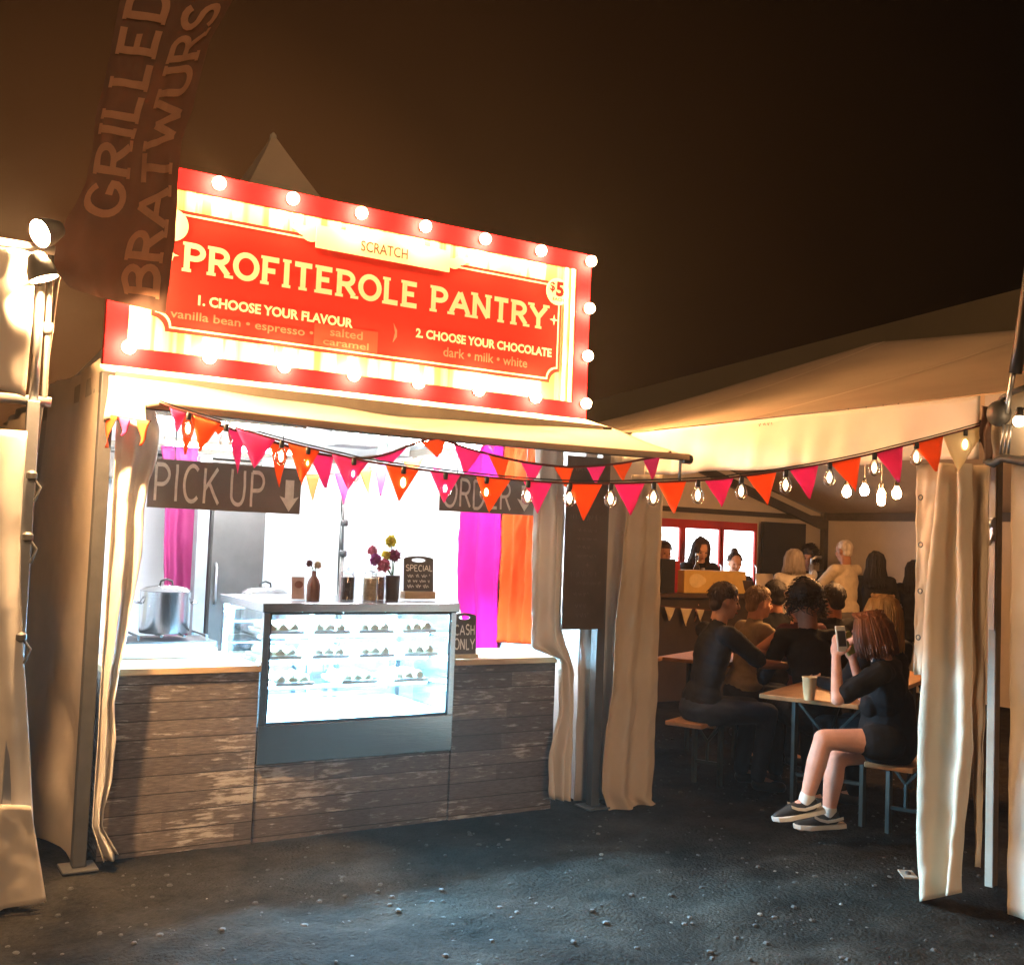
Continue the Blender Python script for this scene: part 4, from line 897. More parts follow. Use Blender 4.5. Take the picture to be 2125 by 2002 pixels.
# ------------------------------------------------------------------ neighbouring tent at the left with its flag and floodlights
def left_tent():
    t = thing('neighbour_tent', 'brightly floodlit pale tent front at the left edge', 'tent', (-1.9, .8, 0))
    for (x, y) in ((-.372, -.40), (-3.3, -.40)):
        q = MB(); q.box((x, y, 1.06), (.05, .05, 2.12)); obj('post', q, M['alu'], t, bevel=.003)
        q = MB(); q.tube([(x, y, 2.12), (x, y, 2.80)], .020, 10); obj('post', q, M['alu'], t, smooth=True)
    q = MB(); q.tube([(-3.3, -.43, 2.775), (-.33, -.43, 2.775)], .020, 8); q.tube([(-3.3, -.43, 2.70), (-.40, -.43, 2.70)], .010, 8)
    for k in range(14): q.tube([(-3.2 + .2 * k, -.43, 2.70 + .07 * (k % 2)), (-3.0 + .2 * k, -.43, 2.77 - .07 * (k % 2))], .006, 6)
    q.tube([(-3.3, -.38, 2.125), (-.30, -.38, 2.125)], .022, 8); obj('truss', q, M['alu'], t, smooth=True)
    q = MB(); q.tube([(-.335, -.38, 2.78), (-.325, -.38, 2.10)], .012, 8); q.lathe((-.33, -.38, 2.42), [(.018, 0), (.024, .01), (.024, .04), (.018, .05)], 10); obj('stay_rod', q, M['alu_dark'], t, smooth=40)
    def fas(s, q):
        x = -3.3 + 2.89 * s; pull = 1 - q
        d = .03 * sin(34 * s) * (1 - .6 * q) + .05 * sin(pi * q) + .018 * noise.noise(Vector((s * 30, q * 3, 1)))
        rad = .03 * math.exp(-((s - .965) / .02) ** 2) * pull
        return Vector((x, -.44 - d - rad, 2.74 - .61 * q + .03 * sin(22 * s) * q * q))
    q = MB(); q.grid(fas, 130, 24); obj('fascia', q, M['canvas'], t, smooth=True, solid=.004)
    q = MB(); q.grid(lambda s, k: Vector((-3.3 + 2.95 * s, -.40 + 3.2 * k, 2.70 + .30 * sin(pi * k))), 12, 20); obj('roof', q, M['canvas_roof'], t, smooth=True)
    q = drape([(-.36, -.36, 2.1), (-.36, -.36, 0)], [(-.36, 2.8, 2.1), (-.36, 2.8, 0)], 6, .025, (1, 0, 0), 50, 20, 4); obj('side_wall', q, M['canvas_dirty'], t, smooth=True)
    for z in (1.78, 1.52, 1.10):
        q = MB(); q.lathe((-.365, -.445, z), [(.010, 0), (.022, .008), (.022, .03), (.012, .04)], 10); q.tube([(-.365, -.445, z + .02), (-.33, -.46, z - .03), (-.35, -.455, z - .09)], .006, 6); obj('tie_clip', q, M['alu_dark'], t, smooth=40)
    R = [onY(u, v, -.43) for u, v in ((57, 895), (48, 1000), (42, 1120), (44, 1220), (48, 1340), (62, 1560), (70, 1720), (80, 1850), (92, 1872))]
    L = [Vector((-1.25, -.43, p.z)) for p in R]
    curtain('tent_curtain', 'floodlit pale curtain reaching the ground at the left edge', drape(L, R, 5.2, .04, OUT, 90, 60, 8, top=.8, wrinkle=.005))
    q = drape([onY(2, 1668, -.475), (-.47, -.48, .0)], [onY(64, 1672, -.475), onY(96, 1868, -.47)], .8, .012, OUT, 20, 20, 5, wrinkle=.002); obj('hem_panel', q, M['canvas_dirty'], t, smooth=True, solid=.004)
    for i, (p, d, lab) in enumerate(((Vector((-.372, -.50, 2.835)), Vector((-.80, -.42, -.45)), 'upper of the two bright floodlights clamped to the tent corner at the left edge'), (Vector((-.392, -.54, 2.66)), Vector((.35, -.06, -.93)), 'lower of the two bright floodlights clamped to the tent corner at the left edge'))):
        fl_ = thing('floodlight', lab, 'floodlight', p, 'floodlights on the left tent'); d.normalize()
        q = MB(); q.lathe(p - d * .075, [(.018, 0), (.035, .012), (.058, .072), (.062, .115), (.059, .115), (.055, .073), (.030, .070), (.004, .070)], 20, d); obj('housing', q, M['alu_dark'], fl_, smooth=40)
        q = MB(); q.lathe(p, [(.053, .001), (.050, .006), (.030, .010), (.004, .012)], 20, d); obj('lens', q, M['flood_down' if i else 'flood'], fl_, smooth=True)
        q = MB(); q.tube([p - d * .05, p - d * .06 + Vector((0, .05, -.04)), Vector((-.372, -.40, p.z - .05))], .009, 6); obj('bracket', q, M['black'], fl_, smooth=True)
left_tent()

def flag():
    Lp = [(322, -260), (272, -60), (255, 0), (236, 93), (205, 224), (186, 381), (158, 436), (122, 500), (112, 553), (146, 598)]
    Rp = [(560, -260), (500, -40), (486, 0), (440, 93), (405, 224), (378, 299), (372, 374), (362, 523), (349, 655)]
    D = 4.72
    L = [at(u, v, D) for u, v in Lp]; R = [at(u, v, D) for u, v in Rp]; to = -VIEWD
    side = to_site(Vector((1, 0, 0)))
    def fn(s, t):
        p = interp(L, t).lerp(interp(R, t), s)
        d = .028 * sin(5.5 * s + 3.0 * t) + .020 * sin(9 * t + 4 * s) + .02 * noise.noise(Vector((s * 3, t * 6, 4))) + .014 * noise.noise(Vector((s * 8, t * 16, 2))) * (.4 + t)
        return p + to * d
    t = thing('feather_flag', 'tall brown banner reading GRILLED BRATWURST leaning beside the lit sign', 'flag', at(250, 620, D))
    mb = MB(); mb.grid(fn, 50, 110); obj('cloth', mb, M['flagcloth'], t, smooth=True)
    tt = lambda v: min(1, max(0, (v + 255) / 880.0))
    def col(s0, s1, v0, v1, w):     # letters climb from v0 up to v1, their tops towards the left edge
        def f(a, b, l):
            q = tt(v0 + (v1 - v0) * a / w); s = s1 + (s0 - s1) * b
            return fn(s, q) + to * (.004 + l)
        return f
    obj('lettering', letter_mb('GRILLED', col(.06, .44, 452, -12, 1.0), 1.0, 1.0, th=.17, serif=.12, gap=.20), M['flagtext'], t)
    obj('lettering', letter_mb('BRATWURST', col(.56, .93, 596, -60, 1.0), 1.0, 1.0, th=.17, serif=.12, gap=.16), M['flagtext'], t)
    pole = MB(); pole.tube([Vector((-.345, -.34, 0.0)), Vector((-.345, -.34, 1.9)), at(118, 585, D + .10), at(150, 470, D + .09), at(215, 330, D + .09), at(270, -30, D + .09), at(330, -280, D + .09)], .011, 8); obj('pole', pole, M['black'], t, smooth=True)
flag()

# ------------------------------------------------------------------ the bar tent at the right
XF = 3.50
def ridge(y):
    k = [(-6.4, 3.30), (-2.5, 3.36), (-.45, 3.40), (1.03, 3.50), (1.54, 3.445), (2.73, 3.32), (3.64, 3.19), (4.5, 3.08)]
    for (a, za), (b, zb) in zip(k, k[1:]):
        if y <= b: return za + (zb - za) * (y - a) / (b - a)
    return k[-1][1]
def bar_tent():
    t = thing('bar_tent', 'large white marquee with a wide open front housing the bar', 'tent', (6.6, 0, 0))
    def rf(s, q):
        y = -6.4 + 10.85 * s; x = 3.44 + 6.42 * q; k = 1 - abs(2 * q - 1)
        z0 = 2.37 if q < .5 else 2.12
        sag = .05 * sin(pi * k) + .02 * sin(pi * k) * sin(y * 2.4)
        return Vector((x, y, z0 + (ridge(y) - z0) * k - sag))
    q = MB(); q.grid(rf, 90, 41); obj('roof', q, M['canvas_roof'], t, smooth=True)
    for y in (.9, -.75, -2.42):
        q = MB(); q.grid(lambda s, k: rf((y + .012 * (k - .5) * 2 + 6.4) / 10.85, .002 + .496 * s) + Vector((-.002, 0, .006)), 40, 3); obj('roof_seam', q, M['canvas_dirty'], t, smooth=True)
    def va(s, k):
        y = .34 - 2.62 * s
        d = .018 * noise.noise(Vector((y * 9, k * 1.5, 3))) * k + .012 * sin(y * 23 + 2 * sin(y * 5)) * k
        return Vector((3.435 - .01 * k - d, y, 2.362 - .29 * k + .006 * sin(y * 9) * k))
    q = MB(); q.grid(va, 120, 12); o = obj('valance', q, M['canvas'], t, smooth=True, solid=.004)
    s = scribble(0, 0, .11, .022, 0, 9); q = MB(); q.add([(3.428 - .006, -.86 - v[0], 2.318 + v[2]) for v in s.v], s.f); obj('printed_mark', q, M['ink'], o)
    q = MB(); q.grid(lambda s, k: Vector((3.44, -2.30 - 4.1 * s, 2.362 - .29 * k)), 40, 4); obj('valance', q, M['canvas_dirty'], t, smooth=True)
    for (x, y, m) in ((3.47, .28, 'alu_white'), (3.90, -2.055, 'alu_white'), (3.5, -6.3, 'alu_white'), (9.78, 4.38, 'alu_dark'), (9.78, -2.3, 'alu_dark')):
        w_ = .045 if y == -2.055 else .075; q = MB(); q.box((x, y, 1.05), (w_, w_, 2.18)); obj('post', q, M[m], t, bevel=.005)
    q = MB(); q.bar((3.475, .30, 2.20), (3.475, -6.3, 2.20), .06, .10); q.bar((9.78, 4.3, 2.08), (9.78, -6.2, 2.08), .07, .10); q.bar((3.6, 4.40, 2.06), (9.74, 4.40, 2.06), .05, .06)
    for y in (4.36, -2.3): q.bar((3.5, y, 2.16), (6.65, y, ridge(y) - .26), .06, .10); q.bar((6.65, y, ridge(y) - .26), (9.78, y, 1.95), .06, .10)
    obj('frame_beam', q, M['alu_dark'], t)
    w = drape([(3.50, 4.45, 2.05), (3.50, 4.45, 0)], [(9.8, 4.45, 2.05), (9.8, 4.45, 0)], 16, .03, OUT, 160, 20, 3); obj('back_wall', w, M['canvas'], t, smooth=True)
    q = MB(); pts = [(3.5 + 6.3 * i / 20, 4.44, max(2.06, rf(1, i / 20).z - .01)) for i in range(21)]; q.poly(pts + [(9.8, 4.44, 2.05), (3.5, 4.44, 2.05)]); obj('gable_wall', q, M['canvas'], t)
    w = drape([(9.83, 4.4, 2.08), (9.83, 4.4, 0)], [(9.83, -6.3, 2.08), (9.83, -6.3, 0)], 12, .02, (-1, 0, 0), 120, 20, 6); obj('side_wall', w, M['canvas'], t, smooth=True)
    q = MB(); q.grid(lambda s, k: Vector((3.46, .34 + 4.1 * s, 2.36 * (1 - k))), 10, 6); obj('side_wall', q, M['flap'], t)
    q = MB(); q.grid(lambda s, k: Vector((3.5 + 6.3 * s, -6.35, 2.6 * (1 - k))), 10, 6); obj('side_wall', q, M['canvas'], t)
bar_tent()
# entrance curtains at the right
def px_drape(L, R, x, *a, **k): return drape([onX(u, v, x) for u, v in L], [onX(u, v, x) for u, v in R], *a, **k)
INX = (-1, 0, 0)
fl_mb = px_drape([(1902, 962), (1901, 1100), (1899, 1250), (1897, 1400)], [(1952, 962), (1945, 1100), (1930, 1250), (1920, 1400)], 3.53, 1.0, .008, INX, 20, 30, 2)
o = curtain('canvas_flap', 'narrow eyeleted canvas flap beside the right entrance curtain', fl_mb, M['tent_canvas'], cat='flap')
for (u, v) in ((1912, 1032), (1912, 1130), (1911, 1226), (1907, 1322)):
    q = MB(); c = onX(u, v, 3.50); q.tube([c + Vector((-.006, .012 * cos(2 * pi * i / 12), .012 * sin(2 * pi * i / 12))) for i in range(13)], .0035, 6); obj('eyelet', q, M['alu_dark'], o)
curtain('tent_curtain', 'heavy pale curtain gathered at the right of the bar tent entrance, touching the dirt',
        px_drape([(1949, 962), (1940, 1044), (1923, 1209), (1914, 1290), (1907, 1411), (1898, 1531), (1897, 1700), (1897, 1800), (1899, 1872)],
                 [(2016, 962), (2018, 1044), (2020, 1176), (2022, 1330), (2026, 1547), (2014, 1640), (2006, 1740), (2003, 1800), (2001, 1850)], 3.40, 1.7, .042, INX, 70, 90, 3, top=.8, belly=.03, wrinkle=.008), M['tent_canvas'])
curtain('tent_curtain', 'flat pale side curtain between the gathered curtain and the white corner post',
        px_drape([(2006, 965), (2007, 1180), (2016, 1500), (2024, 1790)], [(2056, 965), (2050, 1180), (2042, 1500), (2034, 1800)], 3.435, 1.3, .012, INX, 40, 50, 5), M['tent_canvas'])
curtain('tent_curtain', 'darker grubby curtain right of the white corner post at the right edge',
        drape([(3.50, -2.40, 2.10), (3.50, -2.41, .03)], [(3.42, -4.2, 2.10), (3.42, -4.2, .03)], 10, .045, INX, 160, 50, 9), M['canvas_dirty'])
def corner_gear():
    st = thing('ratchet_strap', 'silver ratchet buckle on a strap fixed to the white corner post', 'strap', onX(2058, 1100, 3.86))
    a = onX(2056, 1098, 3.855); q = MB(); q.box(a, (.025, .045, .12)); q.lathe(a + Vector((-.02, .03, .03)), [(.022, 0), (.022, .06)], 14, (0, -1, 0)); obj('buckle', q, M['alu'], st, bevel=.004)
    q = MB(); q.tube([a + Vector((-.02, .03, -.03)), a + Vector((-.05, .03, -.075)), a + Vector((-.05, -.03, -.075)), a + Vector((-.02, -.03, -.03))], .007, 8); obj('handle', q, M['alu'], st, smooth=True)
    q = MB(); q.box(a + Vector((.012, 0, .0)), (.004, .035, 1.0)); obj('webbing', q, M['canvas_dirty'], st)
    p = thing('flag_pole', 'slanted silver pole with a dark sleeve at the top right tent corner', 'pole', onX(2090, 850, 3.40))
    f = lambda u, v: onX(u, v, 3.40)
    q = MB(); q.tube([f(2088, 858), f(2098, 800), f(2110, 735)], .012, 10); obj('lower_rod', q, M['alu'], p, smooth=True)
    q = MB(); q.tube([f(2107, 775), f(2119, 700), f(2133, 600), f(2150, 480)], .028, 10); obj('dark_sleeve', q, M['black'], p, smooth=True)
    b = thing('tent_corner_bracket', 'grey metal corner joint with straps where the bar tent roof meets its post', 'bracket', onX(2070, 860, 3.42)); f = lambda u, v: onX(u, v, 3.41)
    q = MB(); q.ball(f(2073, 858), (.05, .055, .06), 14, 10); q.tube([f(2066, 850), f(2080, 826), f(2105, 812), f(2140, 800)], .014, 8); obj('knuckle', q, M['alu_dark'], b, smooth=True)
    for k in range(3):
        q = MB(); q.tube([f(2076 + 8 * k, 942), f(2083 + 8 * k, 880)], .006, 8); obj('rod', q, M['alu'], b, smooth=True)
    q = MB(); q.grid(lambda s, k: f(2040 + 20 * s + 3 * sin(9 * k), 842 + 115 * k + 4 * s) + Vector((-.012 - .01 * sin(8 * s + 5 * k), 0, 0)), 8, 16); obj('seam_tape', q, mat('brown_webbing', (.14, .07, .045), .7, var=.3), b, smooth=True)
    q = MB(); q.tube([f(2046, 955), f(2062, 962), f(2080, 950), f(2125, 958), (3.4, -3.2, 2.08)], .020, 8); obj('cross_bar', q, M['alu_dark'], b, smooth=True)
    l = thing('corner_lamp', 'small warm lit lamp at the right edge below the slanted pole', 'lamp', onX(2114, 873, 3.36)); c = onX(2115, 874, 3.36)
    q = MB(); q.ball(c, .026, 14, 10); obj('bulb', q, M['festoon'], l, smooth=True); q = MB(); q.lathe(c + Vector((0, 0, .022)), [(.018, 0), (.018, .03), (.010, .04)], 12); obj('socket', q, M['black'], l, smooth=40)
    q = MB(); q.tube([c + Vector((0, 0, .05)), c + Vector((.03, -.2, .10)), c + Vector((.05, -.6, .12))], .005, 6); obj('cable', q, M['black'], l, smooth=True)
    g = thing('tent_peg', 'small white ground plate at the foot of the right entrance curtain', 'peg', onZ(1885, 1815)); a = onZ(1884, 1815); q = MB(); q.box(a + Vector((0, 0, .003)), (.13, .07, .008), .9); obj('plate', q, M['alu_white'], g)
    q = MB(); q.lathe(a + Vector((0, 0, .004)), [(.014, 0), (.016, .012), (.006, .016)], 10); obj('pin', q, M['alu_dark'], g)
corner_gear()
def far_tent():
    t = thing('distant_tent', 'dark roof of another marquee rising behind the bar tent', 'tent', (14, 2, 0))
    A, B, C_, D_ = onX(1150, 852, 11.0), onX(2160, 588, 11.0), Vector((11.0, 6.5, 2.6)), Vector((11.0, -9.0, 2.6))
    R0 = Vector((14.0, A.y, A.z + .15)); R1 = Vector((14.0, B.y - 3, B.z + .5)); B2 = Vector((11.0, -9, B.z + .35))
    q = MB(); dc = mat('dim_canvas', (.24, .19, .12), .7, var=.15, scale=.6)
    q.add([C_, A, B, B2, D_, Vector((17, -9, 2.6)), Vector((17, 6.5, 2.6)), Vector((14.0, -9, B2.z + .2)), R0], [(0, 1, 2, 3, 4), (1, 8, 7, 3, 2), (8, 6, 5, 7), (0, 6, 8, 1)]); obj('roof', q, dc, t)
    q = MB(); q.span((11.02, -8.9, 0), (16.9, 6.4, 2.58)); obj('wall', q, M['flap'], t)
far_tent()

# ------------------------------------------------------------------ inside the bar tent
def pendants():
    f = lambda u, v: onX(u, v, 6.0)
    for i, (u, v, L, lab) in enumerate(((1757, 1020, 0, 'leftmost of the four glowing pendant bulbs in the bar tent'), (1794, 1017, 0, 'second from the left of the four glowing pendant bulbs in the bar tent'), (1829, 1027, 1, 'long tubular glowing pendant bulb in the bar tent'), (1861, 1023, 0, 'rightmost of the four glowing pendant bulbs in the bar tent'))):
        c = f(u, v); t = thing('pendant_lamp', lab, 'lamp', c, 'pendant bulbs in the bar tent')
        top = 3.02
        q = MB(); q.tube([c + Vector((0, 0, .09)), (c.x, c.y, top)], .004, 6); obj('cord', q, M['black'], t, smooth=True)
        q = MB(); q.lathe(c + Vector((0, 0, .05)), [(.014, 0), (.018, .004), (.018, .038), (.008, .045)], 12); obj('socket', q, M['black'], t, smooth=40)
        q = MB()
        if L: q.lathe(c, [(.004, -.085), (.024, -.075), (.030, -.055), (.030, .015), (.016, .045), (.012, .052)], 14)
        else: q.lathe(c, [(.004, -.045), (.022, -.038), (.034, -.015), (.034, .005), (.020, .035), (.012, .052)], 14)
        obj('bulb', q, M['pendant'], t, smooth=True)
    q = MB(); q.tube([(6.0, .95, 3.03), (6.0, .0, 3.03)], .014, 8); tag(obj('lamp_rail', q, M['alu_dark']), 'thin dark rail under the tent roof holding the pendant bulbs', 'rail')
pendants()
def bar():
    t = thing('bar_counter', 'long dark bar counter across the back of the tent', 'bar', (6.6, 3.5, 0))
    q = MB(); q.span((3.6, 3.30, 0), (9.72, 3.34, 1.08)); obj('front_panel', q, mat('dark_bar_panel', (.050, .036, .028), .6, var=.4, scale=3), t)
    q = MB(); q.span((3.58, 3.24, 1.08), (9.74, 3.72, 1.125)); obj('top', q, mat('dark_bar_top', (.075, .045, .03), .4, var=.3), t, bevel=.004)
    q = MB(); q.span((3.62, 3.36, .02), (9.7, 3.70, .06)); obj('shelf', q, M['black'], t)
    f = lambda u, v: onY(u, v, 3.22); S = [(1366, 1256), (1400, 1260), (1440, 1262), (1480, 1266), (1530, 1262)]
    bunting('small pale bunting pinned along the front of the bar', f, S, row(S, [(1379, 1401, 1389, 1288, 'cream_felt'), (1412, 1436, 1422, 1299, 'cream_felt'), (1445, 1461, 1453, 1290, 'cream_felt')]), .004)
    f = lambda u, v: onY(u, v, 3.22); S = [(1800, 1262), (1850, 1266), (1900, 1262)]
    bunting('dim grey bunting on the bar front below the long haired woman', f, S, row(S, [(1830, 1848, 1839, 1290, 'cream_felt'), (1868, 1884, 1876, 1288, 'cream_felt')]), .004)
    # fridges
    y = 3.98
    red = mat('fridge_red', (.42, .025, .025), .4)
    for i, (u0, u1, lab) in enumerate(((1358, 1409, 'lit glass door fridge half hidden by the entrance curtain'), (1421, 1491, 'lit red framed fridge directly behind the bending server'), (1501, 1564, 'lit red framed fridge behind the server with the hair bun'))):
        a = onY(u0, 1100, y); b = onY(u1, 1100, y)
        x0, x1 = a.x, b.x; f = thing('fridge', lab, 'fridge', ((x0 + x1) / 2, y, 0), 'lit drinks fridges behind the bar')
        q = MB(); q.span((x0 - .05, y + .02, .02), (x1 + .04, y + .34, 1.92)); obj('cabinet', q, red, f)
        q = MB(); e = .05
        q.span((x0 - .05, y - .02, 1.83), (x1 + .04, y + .018, 1.93)); q.span((x0 - .05, y - .02, .10), (x1 + .04, y + .018, .30)); q.span((x0 - .05, y - .02, .30), (x0, y + .018, 1.83)); q.span((x1, y - .02, .30), (x1 + .04, y + .018, 1.83)); obj('door_frame', q, red, f)
        q = MB(); q.span((x0, y + .008, .30), (x1, y + .014, 1.83)); obj('lit_interior', q, M['fridge_light'], f)
        for z in (.75, 1.12, 1.48): q = MB(); q.span((x0, y - .002, z), (x1, y + .004, z + .010)); obj('shelf', q, M['alu'], f)
        q = MB(); q.tube([(x1 + .012, y - .022, 1.0), (x1 + .012, y - .055, 1.03), (x1 + .012, y - .055, 1.4), (x1 + .012, y - .022, 1.43)], .010, 8); obj('handle', q, M['alu'], f, smooth=True)
    a = onY(1583, 1082, 4.3); b = onY(1668, 1200, 4.3)
    q = MB(); q.span((a.x, 4.28, b.z - .1), (b.x, 4.33, a.z)); tag(obj('black_board', q, M['black'], bevel=.004), 'large plain black panel on the back wall right of the fridges', 'board')
    ZB = 1.127
    def onbar(u, v, y=3.36): p = onY(u, v, y); return Vector((p.x, y, ZB))
    # yellow carton
    a = onbar(1417, 1223); b = onbar(1545, 1223); hgt = onY(1480, 1184, 3.36).z - ZB
    c = thing('yellow_crate', 'wide yellow carton with a pale swirl standing on the bar', 'carton', ((a.x + b.x) / 2, 3.36, ZB)); ye = mat('yellow_card', (.62, .40, .10), .55, var=.15)
    q = MB(); q.span((a.x, 3.34, ZB), (b.x, 3.60, ZB + hgt)); obj('carton', q, ye, c, bevel=.004)
    q = MB(); 
    for k, (r, dx) in enumerate(((.075, .17), (.045, .24))): q.prism([(a.x + dx + r * 1.4 * cos(2 * pi * i / 24), 3.337 - k * .001, ZB + hgt * .55 + r * sin(2 * pi * i / 24)) for i in range(24)], (0, .002, 0))
    obj('swirl_print', q, mat('pale_print', (.75, .58, .25), .5), c); s = scribble(a.x + .40, ZB + .09, .10, .03, 3.337, 3); s.off = 0; obj('printed_mark', s, M['ink'], c)
    for (u0, u1, v0, v1, nm, lab, m) in ((1372, 1402, 1160, 1224, 'dark_box', 'dark box at the left end of the bar top', M['black']), (1390, 1412, 1164, 1186, 'red_box', 'small red box stacked behind the dark box on the bar', red), (1533, 1564, 1206, 1224, 'basket', 'small dark basket beside the yellow carton on the bar', mat('dark_wicker', (.06, .035, .025), .7))):
        yy = 3.45 if nm == 'red_box' else 3.36
        p0 = onY(u0, v1, yy); p1 = onY(u1, v0, yy); q = MB()
        if nm == 'basket':
            w = (p1.x - p0.x) / 2; q.lathe(((p0.x + p1.x) / 2, yy + .06, ZB), [(w * .75, 0), (w, p1.z - ZB), (w * 1.05, p1.z - ZB + .01), (w * .9, p1.z - ZB)], 18)
        elif nm == 'red_box': q.span((p0.x, yy, ZB), (p1.x, yy + .2, p1.z))
        else: q.span((p0.x, yy, ZB), (p1.x, yy + .08, p1.z)); q.span((p0.x + .02, yy - .004, ZB + .06), (p1.x - .02, yy, p1.z - .05))
        tag(obj(nm, q, m, bevel=.004), lab, nm.replace('_', ' ').split()[-1])
    def bottle(u, v, h, r, m, lab, y=3.55):
        p = onY(u, v, y); x = p.x; q = MB(); q.lathe((x, y, ZB), [(r, 0), (r, h * .58), (r * .8, h * .68), (r * .36, h * .78), (r * .32, h * .97), (r * .4, h)], 14); b = thing('bottle', lab, 'bottle', (x, y, ZB), 'bottles on the bar'); obj('body', q, m, b, smooth=50)
        q = MB(); q.lathe((x, y, ZB + h), [(r * .42, 0), (r * .42, .02), (r * .3, .025)], 12); obj('cap', q, M['alu'], b, smooth=40)
    bottle(1446, 1180, .40, .048, M['jar_glass'], 'clear glass bottle behind the yellow carton')
    bottle(1459, 1182, .24, .05, mat('green_bottle', (.05, .09, .05), .2), 'short dark green bottle behind the yellow carton')
    bottle(1490, 1200, .22, .03, mat('amber_bottle', (.25, .09, .03), .2), 'small amber bottle between the two servers')
    s = thing('order_screen', 'white tilted tablet stand on the bar by the grey haired woman', 'tablet', onbar(1590, 1225)); a = onbar(1570, 1225); b = onbar(1606, 1225); z = onY(1590, 1191, 3.36).z
    q = MB(); q.prism([(a.x, 3.34, ZB + .004), (b.x, 3.34, ZB + .004), (b.x + .06, 3.44, z), (a.x + .06, 3.44, z)], (0, .012, .004)); obj('screen_back', q, mat('ivory_plastic', (.62, .52, .40), .5), s, bevel=.003)
    q = MB(); q.box(((a.x + b.x) / 2 + .02, 3.46, ZB + .01), (.2, .12, .02)); obj('foot', q, M['black'], s)
    p = onbar(1683, 1224, 3.5); tp = thing('beer_tap', 'chrome beer tap on the bar between the two customers', 'tap', p)
    q = MB(); q.tube([p, p + Vector((0, 0, .34))], .03, 12); q.tube([p + Vector((0, 0, .34)), p + Vector((0, 0, .40)), p + Vector((.02, -.04, .43)), p + Vector((.10, -.05, .43))], .018, 10); obj('column', q, M['alu'], tp, smooth=True)
    q = MB(); q.ball(p + Vector((.0, -.04, .22)), (.055, .02, .06), 14, 10); obj('badge', q, M['canvas_white'], tp, smooth=True)
    g = onY(1716, 1180, 2.9); q = MB()
bar()

def beer_set(name, label, cat, o, d, L, W, z, group):
    """folding beer tent table or bench: plank top, two braced steel leg frames"""
    d = Vector((d[0], d[1], 0)).normalized(); n = Vector((d.y, -d.x, 0)); o = Vector((o[0], o[1], 0))     # n points to the right of d
    t = thing(name, label, cat, o + d * L / 2 + n * W / 2, group)
    ang = math.atan2(d.y, d.x)
    q = MB(); q.box(o + d * L / 2 + n * W / 2 + Vector((0, 0, z - .014)), (L, W, .028), ang); obj('top', q, M['beer_wood'], t, bevel=.006)
    q = MB()
    for k in (.12, .5, .88): q.box(o + d * L * k + n * W / 2 + Vector((0, 0, z - .040)), (.05, W * .9, .024), ang)
    obj('cross_batten', q, M['beer_wood'], t)
    for k in (.42, L - .42):
        for s in (.14, .86):
            q = MB(); a = o + d * k + n * W * s; q.bar(a + Vector((0, 0, z - .05)), a, .028); obj('leg', q, M['green_steel'], t)
        q = MB(); a = o + d * k + n * W * .14; b = o + d * k + n * W * .86; q.bar((a + b) / 2 + Vector((0, 0, z * .32)), (a + b) / 2 + Vector((0, 0, z * .64)), .016)
        q.bar(a + Vector((0, 0, z * .32)), b + Vector((0, 0, z * .32)), .02); q.bar(a + Vector((0, 0, z - .06)), (a + b) / 2 + Vector((0, 0, z * .62)), .014); q.bar(b + Vector((0, 0, z - .06)), (a + b) / 2 + Vector((0, 0, z * .62)), .014)
        q.bar((a + b) / 2 + Vector((0, 0, z * .62)), o + d * (k + (.3 if k < L / 2 else -.3)) + n * W / 2 + Vector((0, 0, z - .03)), .014)
        obj('leg_brace', q, M['green_steel'], t)
    return t
TD = (.905, .427)
beer_set('beer_table', 'wooden folding table with a paper cup in front of the red haired woman', 'table', (3.60, -.74), TD, 2.1, .58, .765, 'folding tables in the bar tent')
beer_set('beer_table', 'wooden folding table behind the man in the black shirt', 'table', (4.30, 1.05), TD, 2.1, .55, .765, 'folding tables in the bar tent')
beer_set('beer_bench', 'wooden folding bench the red haired woman sits on', 'bench', (3.82, -1.33), TD, 2.1, .26, .465, 'folding benches in the bar tent')
beer_set('beer_bench', 'dim wooden folding bench under the man in the black shirt', 'bench', (3.62, .13), TD, 2.1, .26, .465, 'folding benches in the bar tent')
beer_set('beer_table', 'dim wooden folding table at the left edge of the bar tent opening', 'table', (3.56, 1.2), TD, .6, .5, .765, 'folding tables in the bar tent')
c = onZ(1679, 1452, .765); cu = thing('paper_cup', 'tall beige paper cup standing on the folding table', 'cup', c)
q = MB(); q.lathe(c, [(.030, 0), (.030, .003), (.041, .125), (.043, .127), (.043, .132), (.040, .132), (.030, .01)], 24); obj('cup_body', q, mat('beige_paper', (.56, .42, .24), .6, var=.08), cu, smooth=40)

# ------------------------------------------------------------------ people
def solidify(mb, voxel, smooth=4, name='body', noise_amt=0.0):
    """weld overlapping volumes into one continuous skin"""
    me = mb.mesh(name)
    r = evaluated_mesh(me, (('REMESH', {'mode': 'VOXEL', 'voxel_size': voxel, 'use_smooth_shade': True}), ('SMOOTH', {'factor': .5, 'iterations': smooth})))
    r.name = name
    if noise_amt:
        ns = [v.normal.copy() for v in r.vertices]; cs = [v.co.copy() for v in r.vertices]; flat = []
        for c, n in zip(cs, ns): flat.extend(c + n * ((noise.noise(c * 14) * .55 + noise.noise(Vector((c.x * 9 + c.z * 16, c.y * 9 - c.z * 12, c.z * 19))) * .6 + noise.noise(c * 34) * .25) * noise_amt))
        r.vertices.foreach_set('co', flat); r.update()
    for p in r.polygons: p.use_smooth = True
    return r
def ik(a, b, la, lb, pole):
    d = b - a; L = min(d.length, (la + lb) * .995); d = d.normalized(); x = (la * la - lb * lb + L * L) / (2 * L); h = math.sqrt(max(0, la * la - x * x))
    p = pole - d * pole.dot(d); p.normalize(); return a + d * x + p * h, a + d * L
